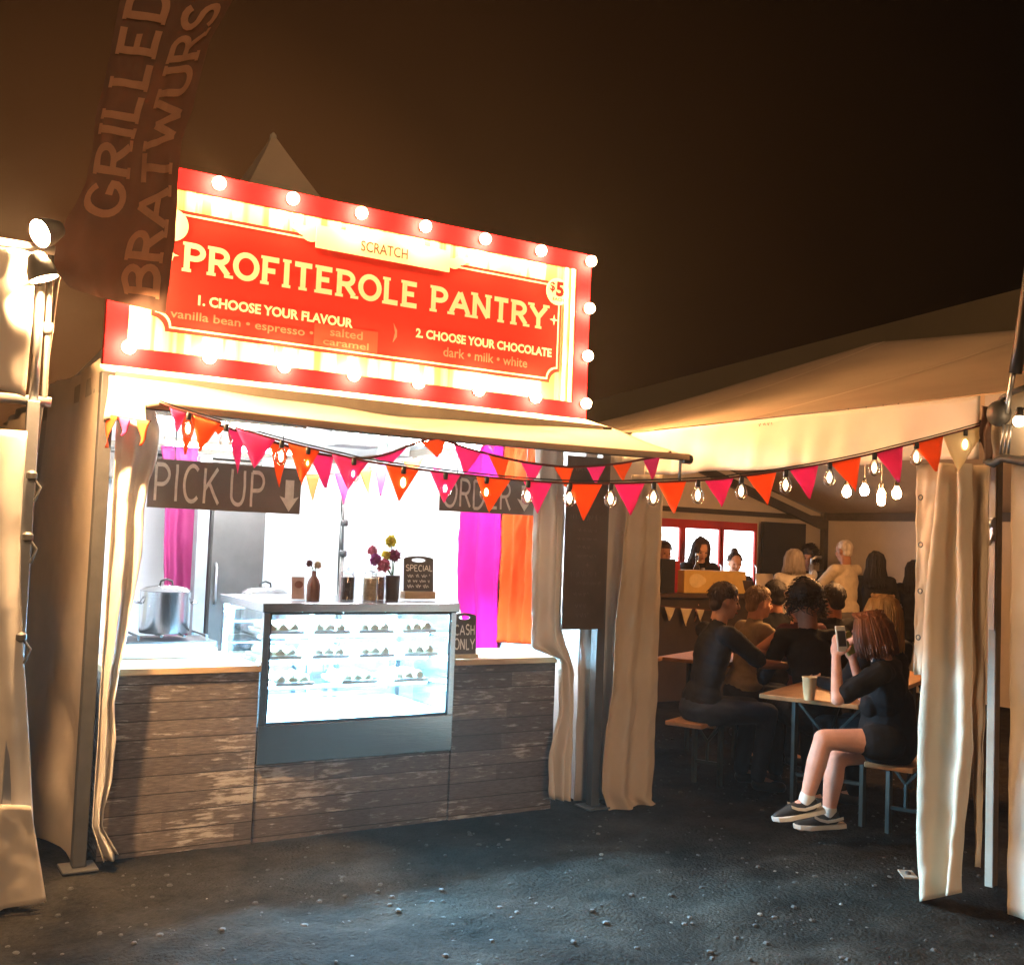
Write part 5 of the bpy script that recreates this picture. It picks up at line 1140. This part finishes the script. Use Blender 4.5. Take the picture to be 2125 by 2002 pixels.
SKIN = {k: mat('skin_' + k, c, .6, var=.18, scale=9, spec=.25, bump=.08, bscale=120) for k, c in (('fair', (.60, .33, .23)), ('tan', (.38, .185, .115)), ('pink', (.62, .31, .22)))}
CL = {k: mat('fabric_' + k, c, .85, var=.25, scale=9, bump=.25, bscale=24, spec=.15) for k, c in (('black', (.010, .010, .011)), ('soft_black', (.016, .014, .014)), ('cream', (.66, .56, .40)), ('white', (.62, .57, .50)), ('grey_olive', (.30, .25, .17)), ('jeans', (.03, .035, .05)), ('maroon', (.10, .035, .045)), ('grey', (.14, .13, .125)))}
HAIR = {k: mat('hair_' + k, c, .6, var=.55, scale=30, bump=.5, bscale=60, stretch=(1, 1, .12)) for k, c in (('black', (.012, .009, .008)), ('brown', (.045, .022, .014)), ('auburn', (.14, .040, .011)), ('blond', (.50, .27, .085)), ('grey', (.40, .34, .29)), ('ash', (.30, .22, .15)), ('bald', (.42, .25, .17)), ('white', (.62, .56, .50)))}
EYE = mat('eye_dark', (.02, .015, .012), .2); LIP = mat('lips', (.38, .12, .10), .5)

def head_frame(J):
    f = J['hf'].normalized(); u = J.get('hu', Vector((0, 0, 1))); r = f.cross(u).normalized(); u = r.cross(f).normalized(); return f, r, u
def add_head(mb, J, k=1.0):
    c = J['head']; f, r, u = head_frame(J); R = Matrix((r, f, u)).transposed()
    P = lambda a, b, z: c + (r * a + f * b + u * z) * k
    mb.ball(P(0, -.012, .030), (.076 * k, .094 * k, .090 * k), 18, 12, R)          # skull
    mb.ball(P(0, .018, -.035), (.062 * k, .070 * k, .082 * k), 16, 10, R)           # face
    mb.ball(P(0, .055, -.090), (.030 * k, .028 * k, .024 * k), 10, 8, R)            # chin
    mb.cone(P(0, .082, .012), P(0, .108, -.030), .010 * k, .015 * k, 8)             # nose
    mb.ball(P(0, .076, .030), (.050 * k, .018 * k, .012 * k), 10, 6, R)             # brow
    mb.ball(P(0, .078, -.064), (.024 * k, .014 * k, .011 * k), 10, 6, R)            # mouth
    for s in (-1, 1):
        mb.ball(P(s * .077, -.005, -.012), (.012 * k, .022 * k, .032 * k), 8, 6, R)
        mb.ball(P(s * .036, .058, -.035), (.028 * k, .028 * k, .028 * k), 8, 6, R)  # cheeks
    mb.cone(P(0, -.020, -.06), J['neck'], .056 * k, .060 * k, 12)
def add_hand(mb, wr, d, n, k=1.0, curl=.5, side=1, fine=1.0):
    """palm, five fingers; d along the hand, n out of the palm (fingers bend towards n)"""
    d = d.normalized(); n = (n - d * n.dot(d)).normalized(); w = d.cross(n) * side
    pal = wr + d * .045 * k
    R = Matrix((w, d, n)).transposed(); mb.ball(pal, (.040 * k, .052 * k, .015 * k), 10, 8, R)
    for i, (off, L) in enumerate(((-.030, .066), (-.010, .076), (.010, .072), (.029, .056))):
        a = wr + d * .085 * k + w * off * k; ang = 0; rr = .0085 * k * fine; seg = L * k / 3 * 1.15
        for j in range(3):
            ang += curl * (.5 + .25 * i / 3) * (1.0 if j else .7); dd = d * cos(ang) + n * sin(ang); b = a + dd * seg
            mb.cone(a, b, rr * (1 - .1 * j), rr * (.92 - .1 * j), 8); a = b
    a = wr + d * .030 * k - w * .036 * k; b = a + (d * .6 - w * .65 + n * .45 * curl).normalized() * .036 * k; e = b + (d * .85 - w * .1 + n * .7 * curl).normalized() * .030 * k
    mb.cone(a, b, .0115 * k * fine, .010 * k * fine, 8); mb.cone(b, e, .010 * k * fine, .008 * k * fine, 8)
def strands(c, f, r, u, k, specs, seed, n=220, w=.006):
    """thin tapering locks following paths from the crown; specs: function(rand)->list of head-frame points"""
    rn = random.Random(seed); mb = MB()
    for i in range(n):
        pts = [c + (r * a + f * b + u * z) * k for a, b, z in specs(rn)]
        ww = w * rn.uniform(.6, 1.4); mb.tube(pts, [ww * (1 - .75 * j / (len(pts) - 1)) * k for j in range(len(pts))], 4)
    return mb
def long_hair(length, spread=.10, part=.0, front=True):
    def f(rn):
        th = rn.uniform(-2.55, 2.55)            # 0 = back of the head
        a = sin(th); b = -cos(th); R1 = .088 + rn.uniform(0, .014); Ls = length * rn.uniform(.75, 1.05) * (1 if abs(th) < 2.0 else .85)
        top = (part * .3 + rn.gauss(0, .012), rn.gauss(-.01, .03), .122)
        wob = rn.uniform(-.02, .02)
        return [top, (a * R1 * .75, -.012 + b * R1 * .85, .095), (a * R1 * 1.02, -.012 + b * R1 * 1.14, .03), (a * (R1 + .006), -.012 + b * (R1 + .012) * 1.1, -.05),
                (a * (R1 + spread * .10) + wob, -.012 + b * (R1 + spread * .14), -.05 - Ls * .5), (a * (R1 - .005 + spread * .12) + wob * 1.6, -.012 + b * (R1 + spread * .12), -.05 - Ls)]
    return f
def short_hair(rn):
    th = rn.uniform(-2.3, 2.3); ph = rn.uniform(.1, 1.5); a = sin(th) * sin(ph); b = -cos(th) * sin(ph); z = cos(ph); R1 = 1.0
    p = lambda s: (a * .083 * s, -.012 + b * .102 * s, .030 + z * .098 * s)
    q = p(1.0); o = p(1.06); t = .02 + rn.uniform(0, .012)
    return [q, o, (o[0] + a * .004 + rn.gauss(0, .006), o[1] + b * .004 + rn.gauss(0, .006), o[2] - t * (1 - z * .6))]
def curly_hair(rn):
    th = rn.uniform(-2.6, 2.6); ph = rn.uniform(.0, 1.9); a = sin(th) * sin(ph); b = -cos(th) * sin(ph); z = cos(ph); s0 = 1.0; pts = []
    ph0 = rn.uniform(0, 6)
    for j in range(6):
        s = 1.0 + .09 * j; k = .016 * (j / 3)
        pts.append((a * .083 * s + k * sin(ph0 + j * 1.6), -.012 + b * .10 * s + k * cos(ph0 + j * 1.6), .030 + z * .095 * s - .012 * j * (1 - z) + .006 * sin(ph0 + j)))
    return pts

def person(label, J, skin, top, bottom, hair, hairstyle, group='people in the bar tent', sleeve=.5, trouser=1.0, vox=.012, female=False, k=1.0, seed=1, neckline=False, extras=None, straps=False, shoes=True, base=None, hands=True):
    base = base if base is not None else Vector((J['pel'].x, J['pel'].y, 0))
    t = thing('person', label, 'person', base, group)
    f = J['f']; r = J['r']; sh = (J['shL'] + J['shR']) / 2; pel = J['pel']; ax = (sh - pel).normalized()
    R = Matrix((r, r.cross(ax) * -1, ax)).transposed()
    if R.determinant() < 0: R = Matrix((r, r.cross(ax), ax)).transposed()
    wd = (J['shR'] - J['shL']).length / 2
    mb = MB(); add_head(mb, J, k)
    tor = MB()
    def torso(m, g):
        m.ball(sh - ax * .13, (wd * .86 + g, .108 + g, .19), 18, 12, R)
        m.ball(sh.lerp(pel, .55), ((.128 if female else .145) + g, .098 + g, .20), 18, 12, R)
        m.ball(pel + ax * .04, ((.170 if female else .160) + g, .120 + g, .15), 18, 12, R)
        for s in ('L', 'R'): m.cone(J['sh' + s], sh - ax * .02, .058 + g, .065 + g, 12)
        m.cone(sh - ax * .05, J['neck'] - ax * .01, .075 + g, .056 + g * .5, 12)
        if female:
            fr = R.col[1]; fr = Vector(fr); fr = fr if fr.dot(f) > 0 else -fr
            for s in (-1, 1): m.ball(sh - ax * .19 + fr * .085 + r * s * .075, (.062 + g, .055 + g, .062 + g), 12, 8, R)
    torso(mb, -.012)
    for s in ('L', 'R'):
        mb.cone(J['sh' + s], J['el' + s], .044, .037, 12); mb.cone(J['el' + s], J['wr' + s], .037, .025, 12)
        if hands: add_hand(mb, J['wr' + s], J['hd' + s], J['hn' + s], 1.0, J.get('curl' + s, .5), 1 if s == 'L' else -1)
        mb.cone(J['hip' + s], J['kn' + s], .078, .054, 14); mb.cone(J['kn' + s], J['an' + s].lerp(J['kn' + s], .62), .052, .056, 14); mb.cone(J['an' + s].lerp(J['kn' + s], .62), J['an' + s], .056, .034, 14)
        mb.cone(J['an' + s], J['toe' + s], .034, .028, 10)
    obj('body', solidify(mb, vox, 5, 'body'), SKIN[skin], t)
    # clothes follow the body
    c = MB(); torso(c, .006)
    if sleeve > 0:
        for s in ('L', 'R'):
            if sleeve <= 1: c.cone(J['sh' + s], J['sh' + s].lerp(J['el' + s], sleeve), .064, .058, 14)
            else: c.cone(J['sh' + s], J['el' + s], .062, .050, 14); c.cone(J['el' + s], J['el' + s].lerp(J['wr' + s], .9), .050, .036, 14)
    obj('top', solidify(c, vox * 1.0, 3, 'top', .009), CL[top], t)
    if straps: pass
    c = MB(); c.ball(pel + Vector((0, 0, -.02)), (.172, .135, .13), 16, 10, R)
    for s in ('L', 'R'):
        e = min(1, trouser * 2); c.cone(J['hip' + s], J['hip' + s].lerp(J['kn' + s], e), .094, .094 - .024 * e, 14)
        if trouser > .5: c.cone(J['kn' + s], J['kn' + s].lerp(J['an' + s], (trouser - .5) * 1.9), .068, .052, 14)
    obj('trousers' if trouser > .6 else 'shorts', solidify(c, vox, 4, 'bottom', .005), CL[bottom], t)
    if shoes:
        for s in ('L', 'R'):
            c = MB(); d = (J['toe' + s] - J['an' + s]); c.cone(J['an' + s] + Vector((0, 0, -.03)), J['toe' + s], .042, .036, 12); obj('shoe', c, M['black'], t, smooth=True)
    # hair
    hf, hr, hu = head_frame(J); c0 = J['head']; HR = Matrix((hr, hf, hu)).transposed(); P = lambda a, b, z: c0 + (hr * a + hf * b + hu * z) * k
    h = MB(); hm = HAIR[hair]
    if hairstyle != 'bald':
        h.ball(P(0, -.026, .042), (.084 * k, .094 * k, .090 * k), 16, 12, HR)
        if hairstyle == 'short': h.ball(P(0, .01, .075), (.074 * k, .074 * k, .055 * k), 14, 8, HR); h.ball(P(0, -.06, -.03), (.070 * k, .045 * k, .05 * k), 12, 8, HR); sp, n, w = short_hair, 260, .006
        elif hairstyle == 'curly': h.ball(P(0, -.03, .06), (.105 * k, .115 * k, .10 * k), 16, 12, HR); sp, n, w = curly_hair, 320, .007
        elif hairstyle == 'bun': h.ball(P(0, -.06, .135), (.048 * k, .048 * k, .042 * k), 12, 8, HR); sp, n, w = short_hair, 260, .006
        elif hairstyle == 'shoulder': h.ball(P(0, -.030, .02), (.098 * k, .108 * k, .108 * k), 16, 12, HR); h.ball(P(0, -.050, -.05), (.098 * k, .078 * k, .085 * k), 14, 10, HR); sp, n, w = long_hair(.075, .16), 420, .008
        elif hairstyle == 'bob': h.ball(P(0, -.05, -.04), (.088 * k, .065 * k, .085 * k), 14, 10, HR); sp, n, w = long_hair(.10, .06), 320, .007
        else: h.ball(P(0, -.055, -.07), (.090 * k, .060 * k, .13 * k), 14, 10, HR); h.ball(P(0, -.065, -.17), (.085 * k, .05 * k, .10 * k), 14, 10, HR); sp, n, w = long_hair(.24, .12), 380, .008
        ho = obj('hair', solidify(h, vox, 2, 'hair', .006), hm, t); ls = strands(c0, hf, hr, hu, k, sp, seed, n, w); obj('locks', ls, hm, ho, smooth=True)
    else:
        h.ball(P(0, -.022, .034), (.080 * k, .094 * k, .089 * k), 16, 10, HR); h.ball(P(0, -.05, -.03), (.070 * k, .052 * k, .045 * k), 12, 8, HR); obj('hair', solidify(h, vox, 1, 'hair', .003), hm, t)
    for s in (-1, 1):
        e = MB(); e.ball(P(s * .030, .079, -.002), (.012 * k, .007 * k, .006 * k), 8, 6, HR); obj('eye', e, EYE, t, smooth=True)
    e = MB(); e.ball(P(0, .091, -.066), (.020 * k, .006 * k, .006 * k), 8, 6, HR); obj('mouth', e, LIP, t, smooth=True)
    if extras: extras(t, J, P, HR)
    return t

def pose(base, facing, kind='stand', k=1.0, lean=0.0, seat=.465, head_turn=0.0, head_tilt=0.0, handL=None, handR=None, female=False, ground_z=0.0):
    """base: floor point under the pelvis; hands as (right, forward, up) offsets from the floor point"""
    f = Vector((facing[0], facing[1], 0)).normalized(); r = f.cross(Vector((0, 0, 1))); u = Vector((0, 0, 1)); b = Vector((base[0], base[1], ground_z))
    P = lambda a, d, z: b + r * a * k + f * d * k + u * z * (k if kind == 'stand' else 1)
    J = {'f': f, 'r': r}; hz = .93 if kind == 'stand' else seat + .095; w = .165 if female else .185
    ax = (u * cos(lean) + f * sin(lean))
    J['pel'] = P(0, 0, hz); T = lambda a, z, d=0: J['pel'] + r * a * k + (ax * z + (f * cos(lean) - u * sin(lean)) * d) * k
    J['shL'] = T(-w, .475); J['shR'] = T(w, .475); J['neck'] = T(0, .545, -.005); J['head'] = J['neck'] + (ax * .5 + u * .5).normalized() * .135 * k + f * .025 * k
    hf = Matrix.Rotation(head_turn, 3, 'Z') @ f; J['hf'] = (hf * cos(head_tilt) - u * sin(head_tilt)); J['hu'] = (u * cos(head_tilt) + hf * sin(head_tilt))
    for s, sg, h in (('L', -1, handL), ('R', 1, handR)):
        tgt = P(*h) if h is not None else T(sg * .25, .0, .06)
        J['el' + s], J['wr' + s] = ik(J['sh' + s], tgt, .29 * k, .255 * k, -f * .5 - u * .9 + r * sg * .5)
        d = (J['wr' + s] - J['el' + s]).normalized(); J['hd' + s] = d; J['hn' + s] = -r * sg * .6 - u * .6 + f * .2
        J['hip' + s] = J['pel'] + r * sg * .09 * k - u * .03
        if kind == 'stand':
            J['kn' + s] = b + r * sg * .10 * k + f * .02 + u * .49 * k; J['an' + s] = b + r * sg * .11 * k - f * .03 + u * .08; J['toe' + s] = b + r * sg * .13 * k + f * .13 * k + u * .03
        else:
            J['kn' + s] = b + r * sg * .12 + f * .42 * k + u * (seat + .06); J['an' + s] = b + r * sg * .12 + f * .36 * k + u * .09; J['toe' + s] = b + r * sg * .13 + f * .52 * k + u * .035
    return J
IR = to_site(Vector((1, 0, 0))); ID = VIEWD.copy()          # to the picture's right, and away from the camera
def dirn(a, b): return IR * a + ID * b

# --- the red haired woman on the bench, legs crossed, holding up her phone
def red_woman():
    D = 5.95; A = lambda u, v, d=0.0: at(u, v, D + d)
    f = dirn(-.94, .34).normalized(); r = f.cross(Vector((0, 0, 1)))
    J = {'f': f, 'r': r}
    J['pel'] = A(1843, 1535, .02); J['neck'] = A(1829, 1366, .0); J['head'] = A(1805, 1316, .03)
    J['shL'] = A(1826, 1396, -.17); J['shR'] = A(1850, 1386, .17)
    J['hf'] = dirn(-.93, .36) + Vector((0, 0, -.22)); J['hu'] = Vector((0, 0, 1)) + dirn(-.2, 0)
    J['elL'] = A(1738, 1450, -.20); J['wrL'] = A(1735, 1364, -.12); J['hdL'] = Vector((0, 0, 1)) + dirn(.12, .1); J['hnL'] = dirn(.55, .8); J['curlL'] = .62
    J['elR'] = A(1795, 1452, .22); J['wrR'] = A(1770, 1368, .16); J['hdR'] = Vector((0, 0, .9)) + dirn(-.35, -.2); J['hnR'] = dirn(-.3, -.8); J['curlR'] = .7
    J['hipL'] = A(1838, 1540, -.10); J['hipR'] = A(1840, 1552, .10)
    J['knL'] = A(1709, 1533, -.10); J['anL'] = A(1672, 1664, -.06); J['toeL'] = A(1624, 1690, -.06)      # crossed over
    J['knR'] = A(1736, 1570, .06); J['anR'] = A(1719, 1690, .08); J['toeR'] = A(1662, 1714, .08)
    def extras(t, J, P, HR):
        # short skirt over the hips and thighs
        c = MB(); c.ball(J['pel'] + Vector((0, 0, .0)), (.175, .15, .15), 16, 10); c.cone(J['hipL'], J['hipL'].lerp(J['knL'], .18), .105, .100, 14); c.cone(J['hipR'], J['hipR'].lerp(J['knR'], .15), .105, .100, 14); c.cone(J['pel'] + Vector((0, 0, .2)), J['pel'], .14, .17, 14)
        obj('skirt', solidify(c, .010, 4, 'skirt', .006), CL['black'], t)
        wh = mat('shoe_white', (.62, .58, .52), .6, var=.1); bk = mat('shoe_black', (.012, .012, .012), .6)
        for s, dn in (('L', .25), ('R', .10)):
            an, toe = J['an' + s], J['toe' + s]; d = (toe - an); d.z = 0; d.normalize(); d = (d + Vector((0, 0, -dn))).normalized()
            up = (Vector((0, 0, 1)) - d * d.z).normalized(); sd = d.cross(up); o = an - up * .062 - d * .055
            Rm = Matrix((d, sd, up)).transposed()
            up_ = MB(); up_.cone(o + d * .035 + up * .045, o + d * .13 + up * .035, .042, .040, 12); up_.cone(o + d * .13 + up * .035, o + d * .225 + up * .018, .042, .026, 12); up_.cone(o + d * .035 + up * .06, an + up * .0, .040, .038, 12)
            so = obj('shoe', solidify(up_, .008, 3, 'shoe'), bk, t)
            sl = MB(); outl = [(-.035, .030), (.02, .040), (.10, .036), (.17, .044), (.225, .036), (.255, .012)]; outl = outl + [(x, -y) for x, y in reversed(outl)]
            sl.prism([o + d * x + sd * y + up * (-.012 + .012 * max(0, x - .18) / .07) for x, y in outl], up * .026); obj('sole', sl, wh, so, bevel=.004)
            for sg in (-1, 1):
                st = MB(); pts = [(-.015, .050), (.03, .040), (.075, .036), (.115, .048), (.145, .066)]
                st.add([o + d * x + sd * sg * (.046 - .10 * max(0, x - .09) * .2) + up * (z + dz) for x, z in pts for dz in (-.008, .008)], [(2 * i, 2 * i + 1, 2 * i + 3, 2 * i + 2) for i in range(4)]); obj('side_stripe', st, wh, so, solid=.004)
            sk = MB(); k2 = J['kn' + s]; sk.cone(an, an.lerp(k2, .10), .041, .043, 14); obj('sock', solidify(sk, .008, 2, 'sock'), wh, t)
    person('red haired person in black, bare legs crossed on a bench, holding up a phone', J, 'pink', 'black', 'black', 'auburn', 'shoulder', sleeve=.78, trouser=.12, vox=.0075, female=True, k=1.0, seed=3, shoes=False, extras=extras)
    # phone in the raised hand
    c = J['wrL'] + Vector((0, 0, .105)) + dirn(.02, -.02); ph = thing('phone', 'white phone held up by the red haired woman', 'phone', c)
    X = dirn(.85, .45).normalized(); Z = (Vector((0, 0, .82)) + dirn(-.35, .0)).normalized(); Yv = Z.cross(X).normalized(); Z = X.cross(Yv); Rm = Matrix((X, Yv, Z)).transposed()
    q = MB(); q.box(c, (.070, .008, .138), 0, Rm); obj('case', q, mat('white_phone', (.70, .68, .62), .35), ph, bevel=.003)
    q = MB(); q.box(c + Yv * .0046, (.062, .001, .120), 0, Rm); obj('screen', q, glow('phone_screen', (.30, .30, .34), .25), ph); q = MB(); q.box(c - Yv * .0046, (.056, .001, .085), 0, Rm); obj('back_panel', q, mat('grey_glass', (.06, .06, .07), .2), ph)
    c = at(1762, 1338, D + .12); g = thing('green_wallet', 'green folded wallet in the other hand of the red haired woman', 'wallet', c)
    Z = (Vector((0, 0, .85)) + dirn(-.45, .1)).normalized(); X = dirn(.9, .3).normalized(); Yv = Z.cross(X).normalized(); X = Yv.cross(Z); Rm = Matrix((X, Yv, Z)).transposed()
    gm = mat('green_cover', (.16, .19, .045), .6); q = MB(); q.box(c + Vector((0, 0, .01)), (.085, .010, .125), 0, Rm); obj('front_cover', q, gm, g, bevel=.004); q = MB(); q.box(c + Vector((0, 0, .01)) + Yv * .018 + X * .006, (.085, .008, .125), 0, Matrix.Rotation(.14, 3, 'Z') @ Rm); obj('back_cover', q, gm, g, bevel=.004)
red_woman()

def seat_at(u, v, D): p = at(u, v, D); return (p.x, p.y)
def P2(u, v, D, J0=None): return at(u, v, D)
def set_hand(J, s, p, pole=None):
    J['el' + s], J['wr' + s] = ik(J['sh' + s], p, .29, .255, pole if pole is not None else Vector((0, 0, -1)) + J['r'] * (.3 if s == 'R' else -.3)); J['hd' + s] = (J['wr' + s] - J['el' + s]).normalized() 
# --- blonde neighbour behind her
J = pose(seat_at(1852, 1500, 6.45), dirn(-.55, .85), 'sit', 1.0, .12, handL=(-.15, .45, .80), handR=(.2, .42, .80), female=True)
person('blond person in dark clothes seated just behind the red haired one', J, 'fair', 'black', 'black', 'blond', 'long', sleeve=1.2, female=True, seed=5)
# --- man in black, seated in profile at the left
J = pose(seat_at(1452, 1490, 7.15), dirn(.93, .25), 'sit', 1.04, .22, female=False, head_turn=-.15, head_tilt=.12, handL=(-.1, .62, .86), handR=(.13, .58, .84))
person('short haired person in a black tee shirt, in profile on the dim bench', J, 'tan', 'soft_black', 'jeans', 'brown', 'short', sleeve=.85, seed=6)
# --- grey blond person beyond him
J = pose(seat_at(1540, 1440, 8.0), dirn(.92, .30), 'sit', .97, .18, female=True, head_turn=-.1, head_tilt=.05, handL=(-.05, .42, 1.0), handR=(.10, .42, 1.02))
person('person with short ash hair and a sand coloured top beside the black tee shirt', J, 'fair', 'grey_olive', 'jeans', 'ash', 'short', sleeve=1.2, female=True, seed=7)
# --- dark figure between them and the bar
J = pose(seat_at(1608, 1440, 8.8), dirn(-.2, .95), 'sit', 1.0, .05, female=False, handL=(-.1, .45, .80), handR=(.1, .45, .80))
person('person in black, seated with back turned, just before the bar front', J, 'tan', 'black', 'black', 'black', 'short', sleeve=1.2, seed=8)
# --- woman with the flower crown
def crown(t, J, P, HR):
    c = MB(); rn = random.Random(2)
    for i in range(26):
        a = 2 * pi * i / 26; c.ball(P(.098 * cos(a), -.02 + .108 * sin(a), .062 + .012 * sin(3 * a)), .014 + rn.uniform(0, .008), 7, 5)
    o = obj('flower_crown', c, mat('crown_blossoms', (.60, .44, .33), .7, var=.3, scale=40), t, smooth=True)
J = pose(seat_at(1677, 1420, 7.7), dirn(-.45, .85), 'sit', 1.0, .16, female=True, head_turn=.25, handL=(-.36, .46, .92), handR=(.25, .40, .82))
person('person in a pale flower crown and sleeveless top, back turned', J, 'pink', 'maroon', 'black', 'brown', 'bun', sleeve=0, female=True, seed=9, extras=crown)
# --- dark haired person in black right behind the table
J = pose(seat_at(1692, 1470, 7.0), dirn(-.1, .98), 'sit', 1.05, .30, female=True, head_tilt=.25, handL=(-.2, .42, .80), handR=(.2, .42, .80))
person('person in black with a big dark mop of hair behind the paper cup', J, 'tan', 'black', 'black', 'black', 'curly', sleeve=1.2, female=True, k=1.12, seed=10)
# --- small dark haired person farther in
J = pose(seat_at(1728, 1400, 8.4), dirn(-.3, .9), 'sit', 1.0, .0, female=True, seat=.465, handL=(-.1, .4, .8), handR=(.1, .4, .8))
person('dark haired person seated right beside the flower crown, mostly hidden', J, 'tan', 'black', 'black', 'black', 'short', sleeve=1.2, female=True, seed=11)
# --- customers standing at the bar
b = onY(1648, 1250, 2.75); J = pose((b.x, 2.75), dirn(.02, 1), 'stand', .94, .06, female=True, handL=(-.15, .42, 1.10), handR=(.15, .42, 1.10), ground_z=0)
person('person with grey bobbed hair and white top standing at the bar', J, 'fair', 'white', 'grey', 'grey', 'bob', sleeve=.8, female=True, seed=12)
b = onY(1757, 1250, 2.70); J = pose((b.x, 2.70), dirn(-.55, .75), 'stand', 1.02, .05, female=False, handL=(-.16, .46, 1.22), handR=(.10, .50, 1.20), head_tilt=.1)
def tray(t, J, P, HR): pass
man = person('person with cropped white hair and cream tee shirt holding a tray', J, 'tan', 'cream', 'grey', 'white', 'bald', sleeve=.72, seed=13)
c = (J['wrL'] + J['wrR']) / 2 + J['f'] * .10 + Vector((0, 0, .05)); tr = thing('cup_tray', 'small tray of pale cups held by the man in the cream shirt', 'tray', c)
q = MB(); q.box(c, (.30, .20, .012), .5); obj('tray', q, M['steel'], tr, bevel=.003); q = MB()
for i in range(5): q.lathe(c + Vector((-.10 + .05 * i, .03 - .025 * i, .006)), [(.022, 0), (.028, .07), (.026, .07), (.02, .01)], 12)
obj('cup', q, M['cream_light'], tr, smooth=40)
# --- behind the bar
def server(u, v, y, label, hair, style, top, facing, lean, tilt, seed, k=1.0, sk='fair', hz=None, female=True, zoff=0):
    b = onY(u, v, y); J = pose((b.x, y), facing, 'stand', k, lean, female=female, head_tilt=tilt, handL=(-.2, .38 + lean * .5, 1.0), handR=(.2, .38 + lean * .5, 1.0)); d = b.z - J['head'].z
    for n in list(J):
        if n not in ('f', 'r', 'hf', 'hu', 'hdL', 'hdR', 'hnL', 'hnR', 'knL', 'knR', 'anL', 'anR', 'toeL', 'toeR') and isinstance(J[n], Vector):
            J[n] = J[n] + Vector((0, 0, d)) + Vector((b.x - 0, 0, 0)) * 0
    person(label, J, sk, top, 'black', hair, style, sleeve=1.2 if top == 'black' else .8, female=female, seed=seed, k=k)
server(1443, 1140, 3.80, 'long haired server bending over before the lit red framed fridge', 'brown', 'long', 'soft_black', dirn(.15, -.95), .30, .45, 14)
server(1521, 1168, 3.78, 'server with a brown hair bun facing out above the yellow carton', 'brown', 'bun', 'soft_black', dirn(.05, -1), .12, .15, 15, .96)
server(1374, 1146, 3.82, 'server in shadow half hidden by the curtain, by the dark box', 'brown', 'short', 'maroon', dirn(.3, -.95), .05, .1, 16, 1.0, 'tan', female=False)
server(1681, 1157, 3.80, 'person with a dark cloud of curly hair behind the beer tap', 'black', 'curly', 'black', dirn(-.4, -.8), .05, .1, 17, 1.05, 'tan')
server(1816, 1168, 2.78, 'person in black with long wavy hair leaning on the bar', 'black', 'long', 'black', dirn(.45, .85), .10, .15, 18, 1.0, 'tan')
server(1898, 1185, 2.9, 'person in black partly hidden by the eyeleted flap at the bar end', 'black', 'long', 'black', dirn(.3, .9), .05, .1, 19, 1.0, 'tan')

for w_ in _WS: bpy.data.scenes.remove(w_)

# ------------------------------------------------------------------ added volume standing in for lens veil and bulb glow
def lens_veil():
    q = MB(); q.span((-420, -420, -1.1), (420, 420, 6.5)); m = bpy.data.materials.new('lens_veil'); m.use_nodes = True; nt = m.node_tree; nt.nodes.remove(nt.nodes['Principled BSDF'])
    v = nt.nodes.new('ShaderNodeVolumePrincipled'); v.inputs['Density'].default_value = VEIL_DENSITY; v.inputs['Anisotropy'].default_value = .55; v.inputs['Color'].default_value = (.96, .86, .76, 1)
    nt.links.new(v.outputs[0], nt.nodes['Material Output'].inputs['Volume']); m.cycles.homogeneous_volume = True if hasattr(m.cycles, 'homogeneous_volume') else None
    o = obj('lens_veil', q, m); tag(o, kind='stuff')
VEIL_DENSITY = .0016
lens_veil()
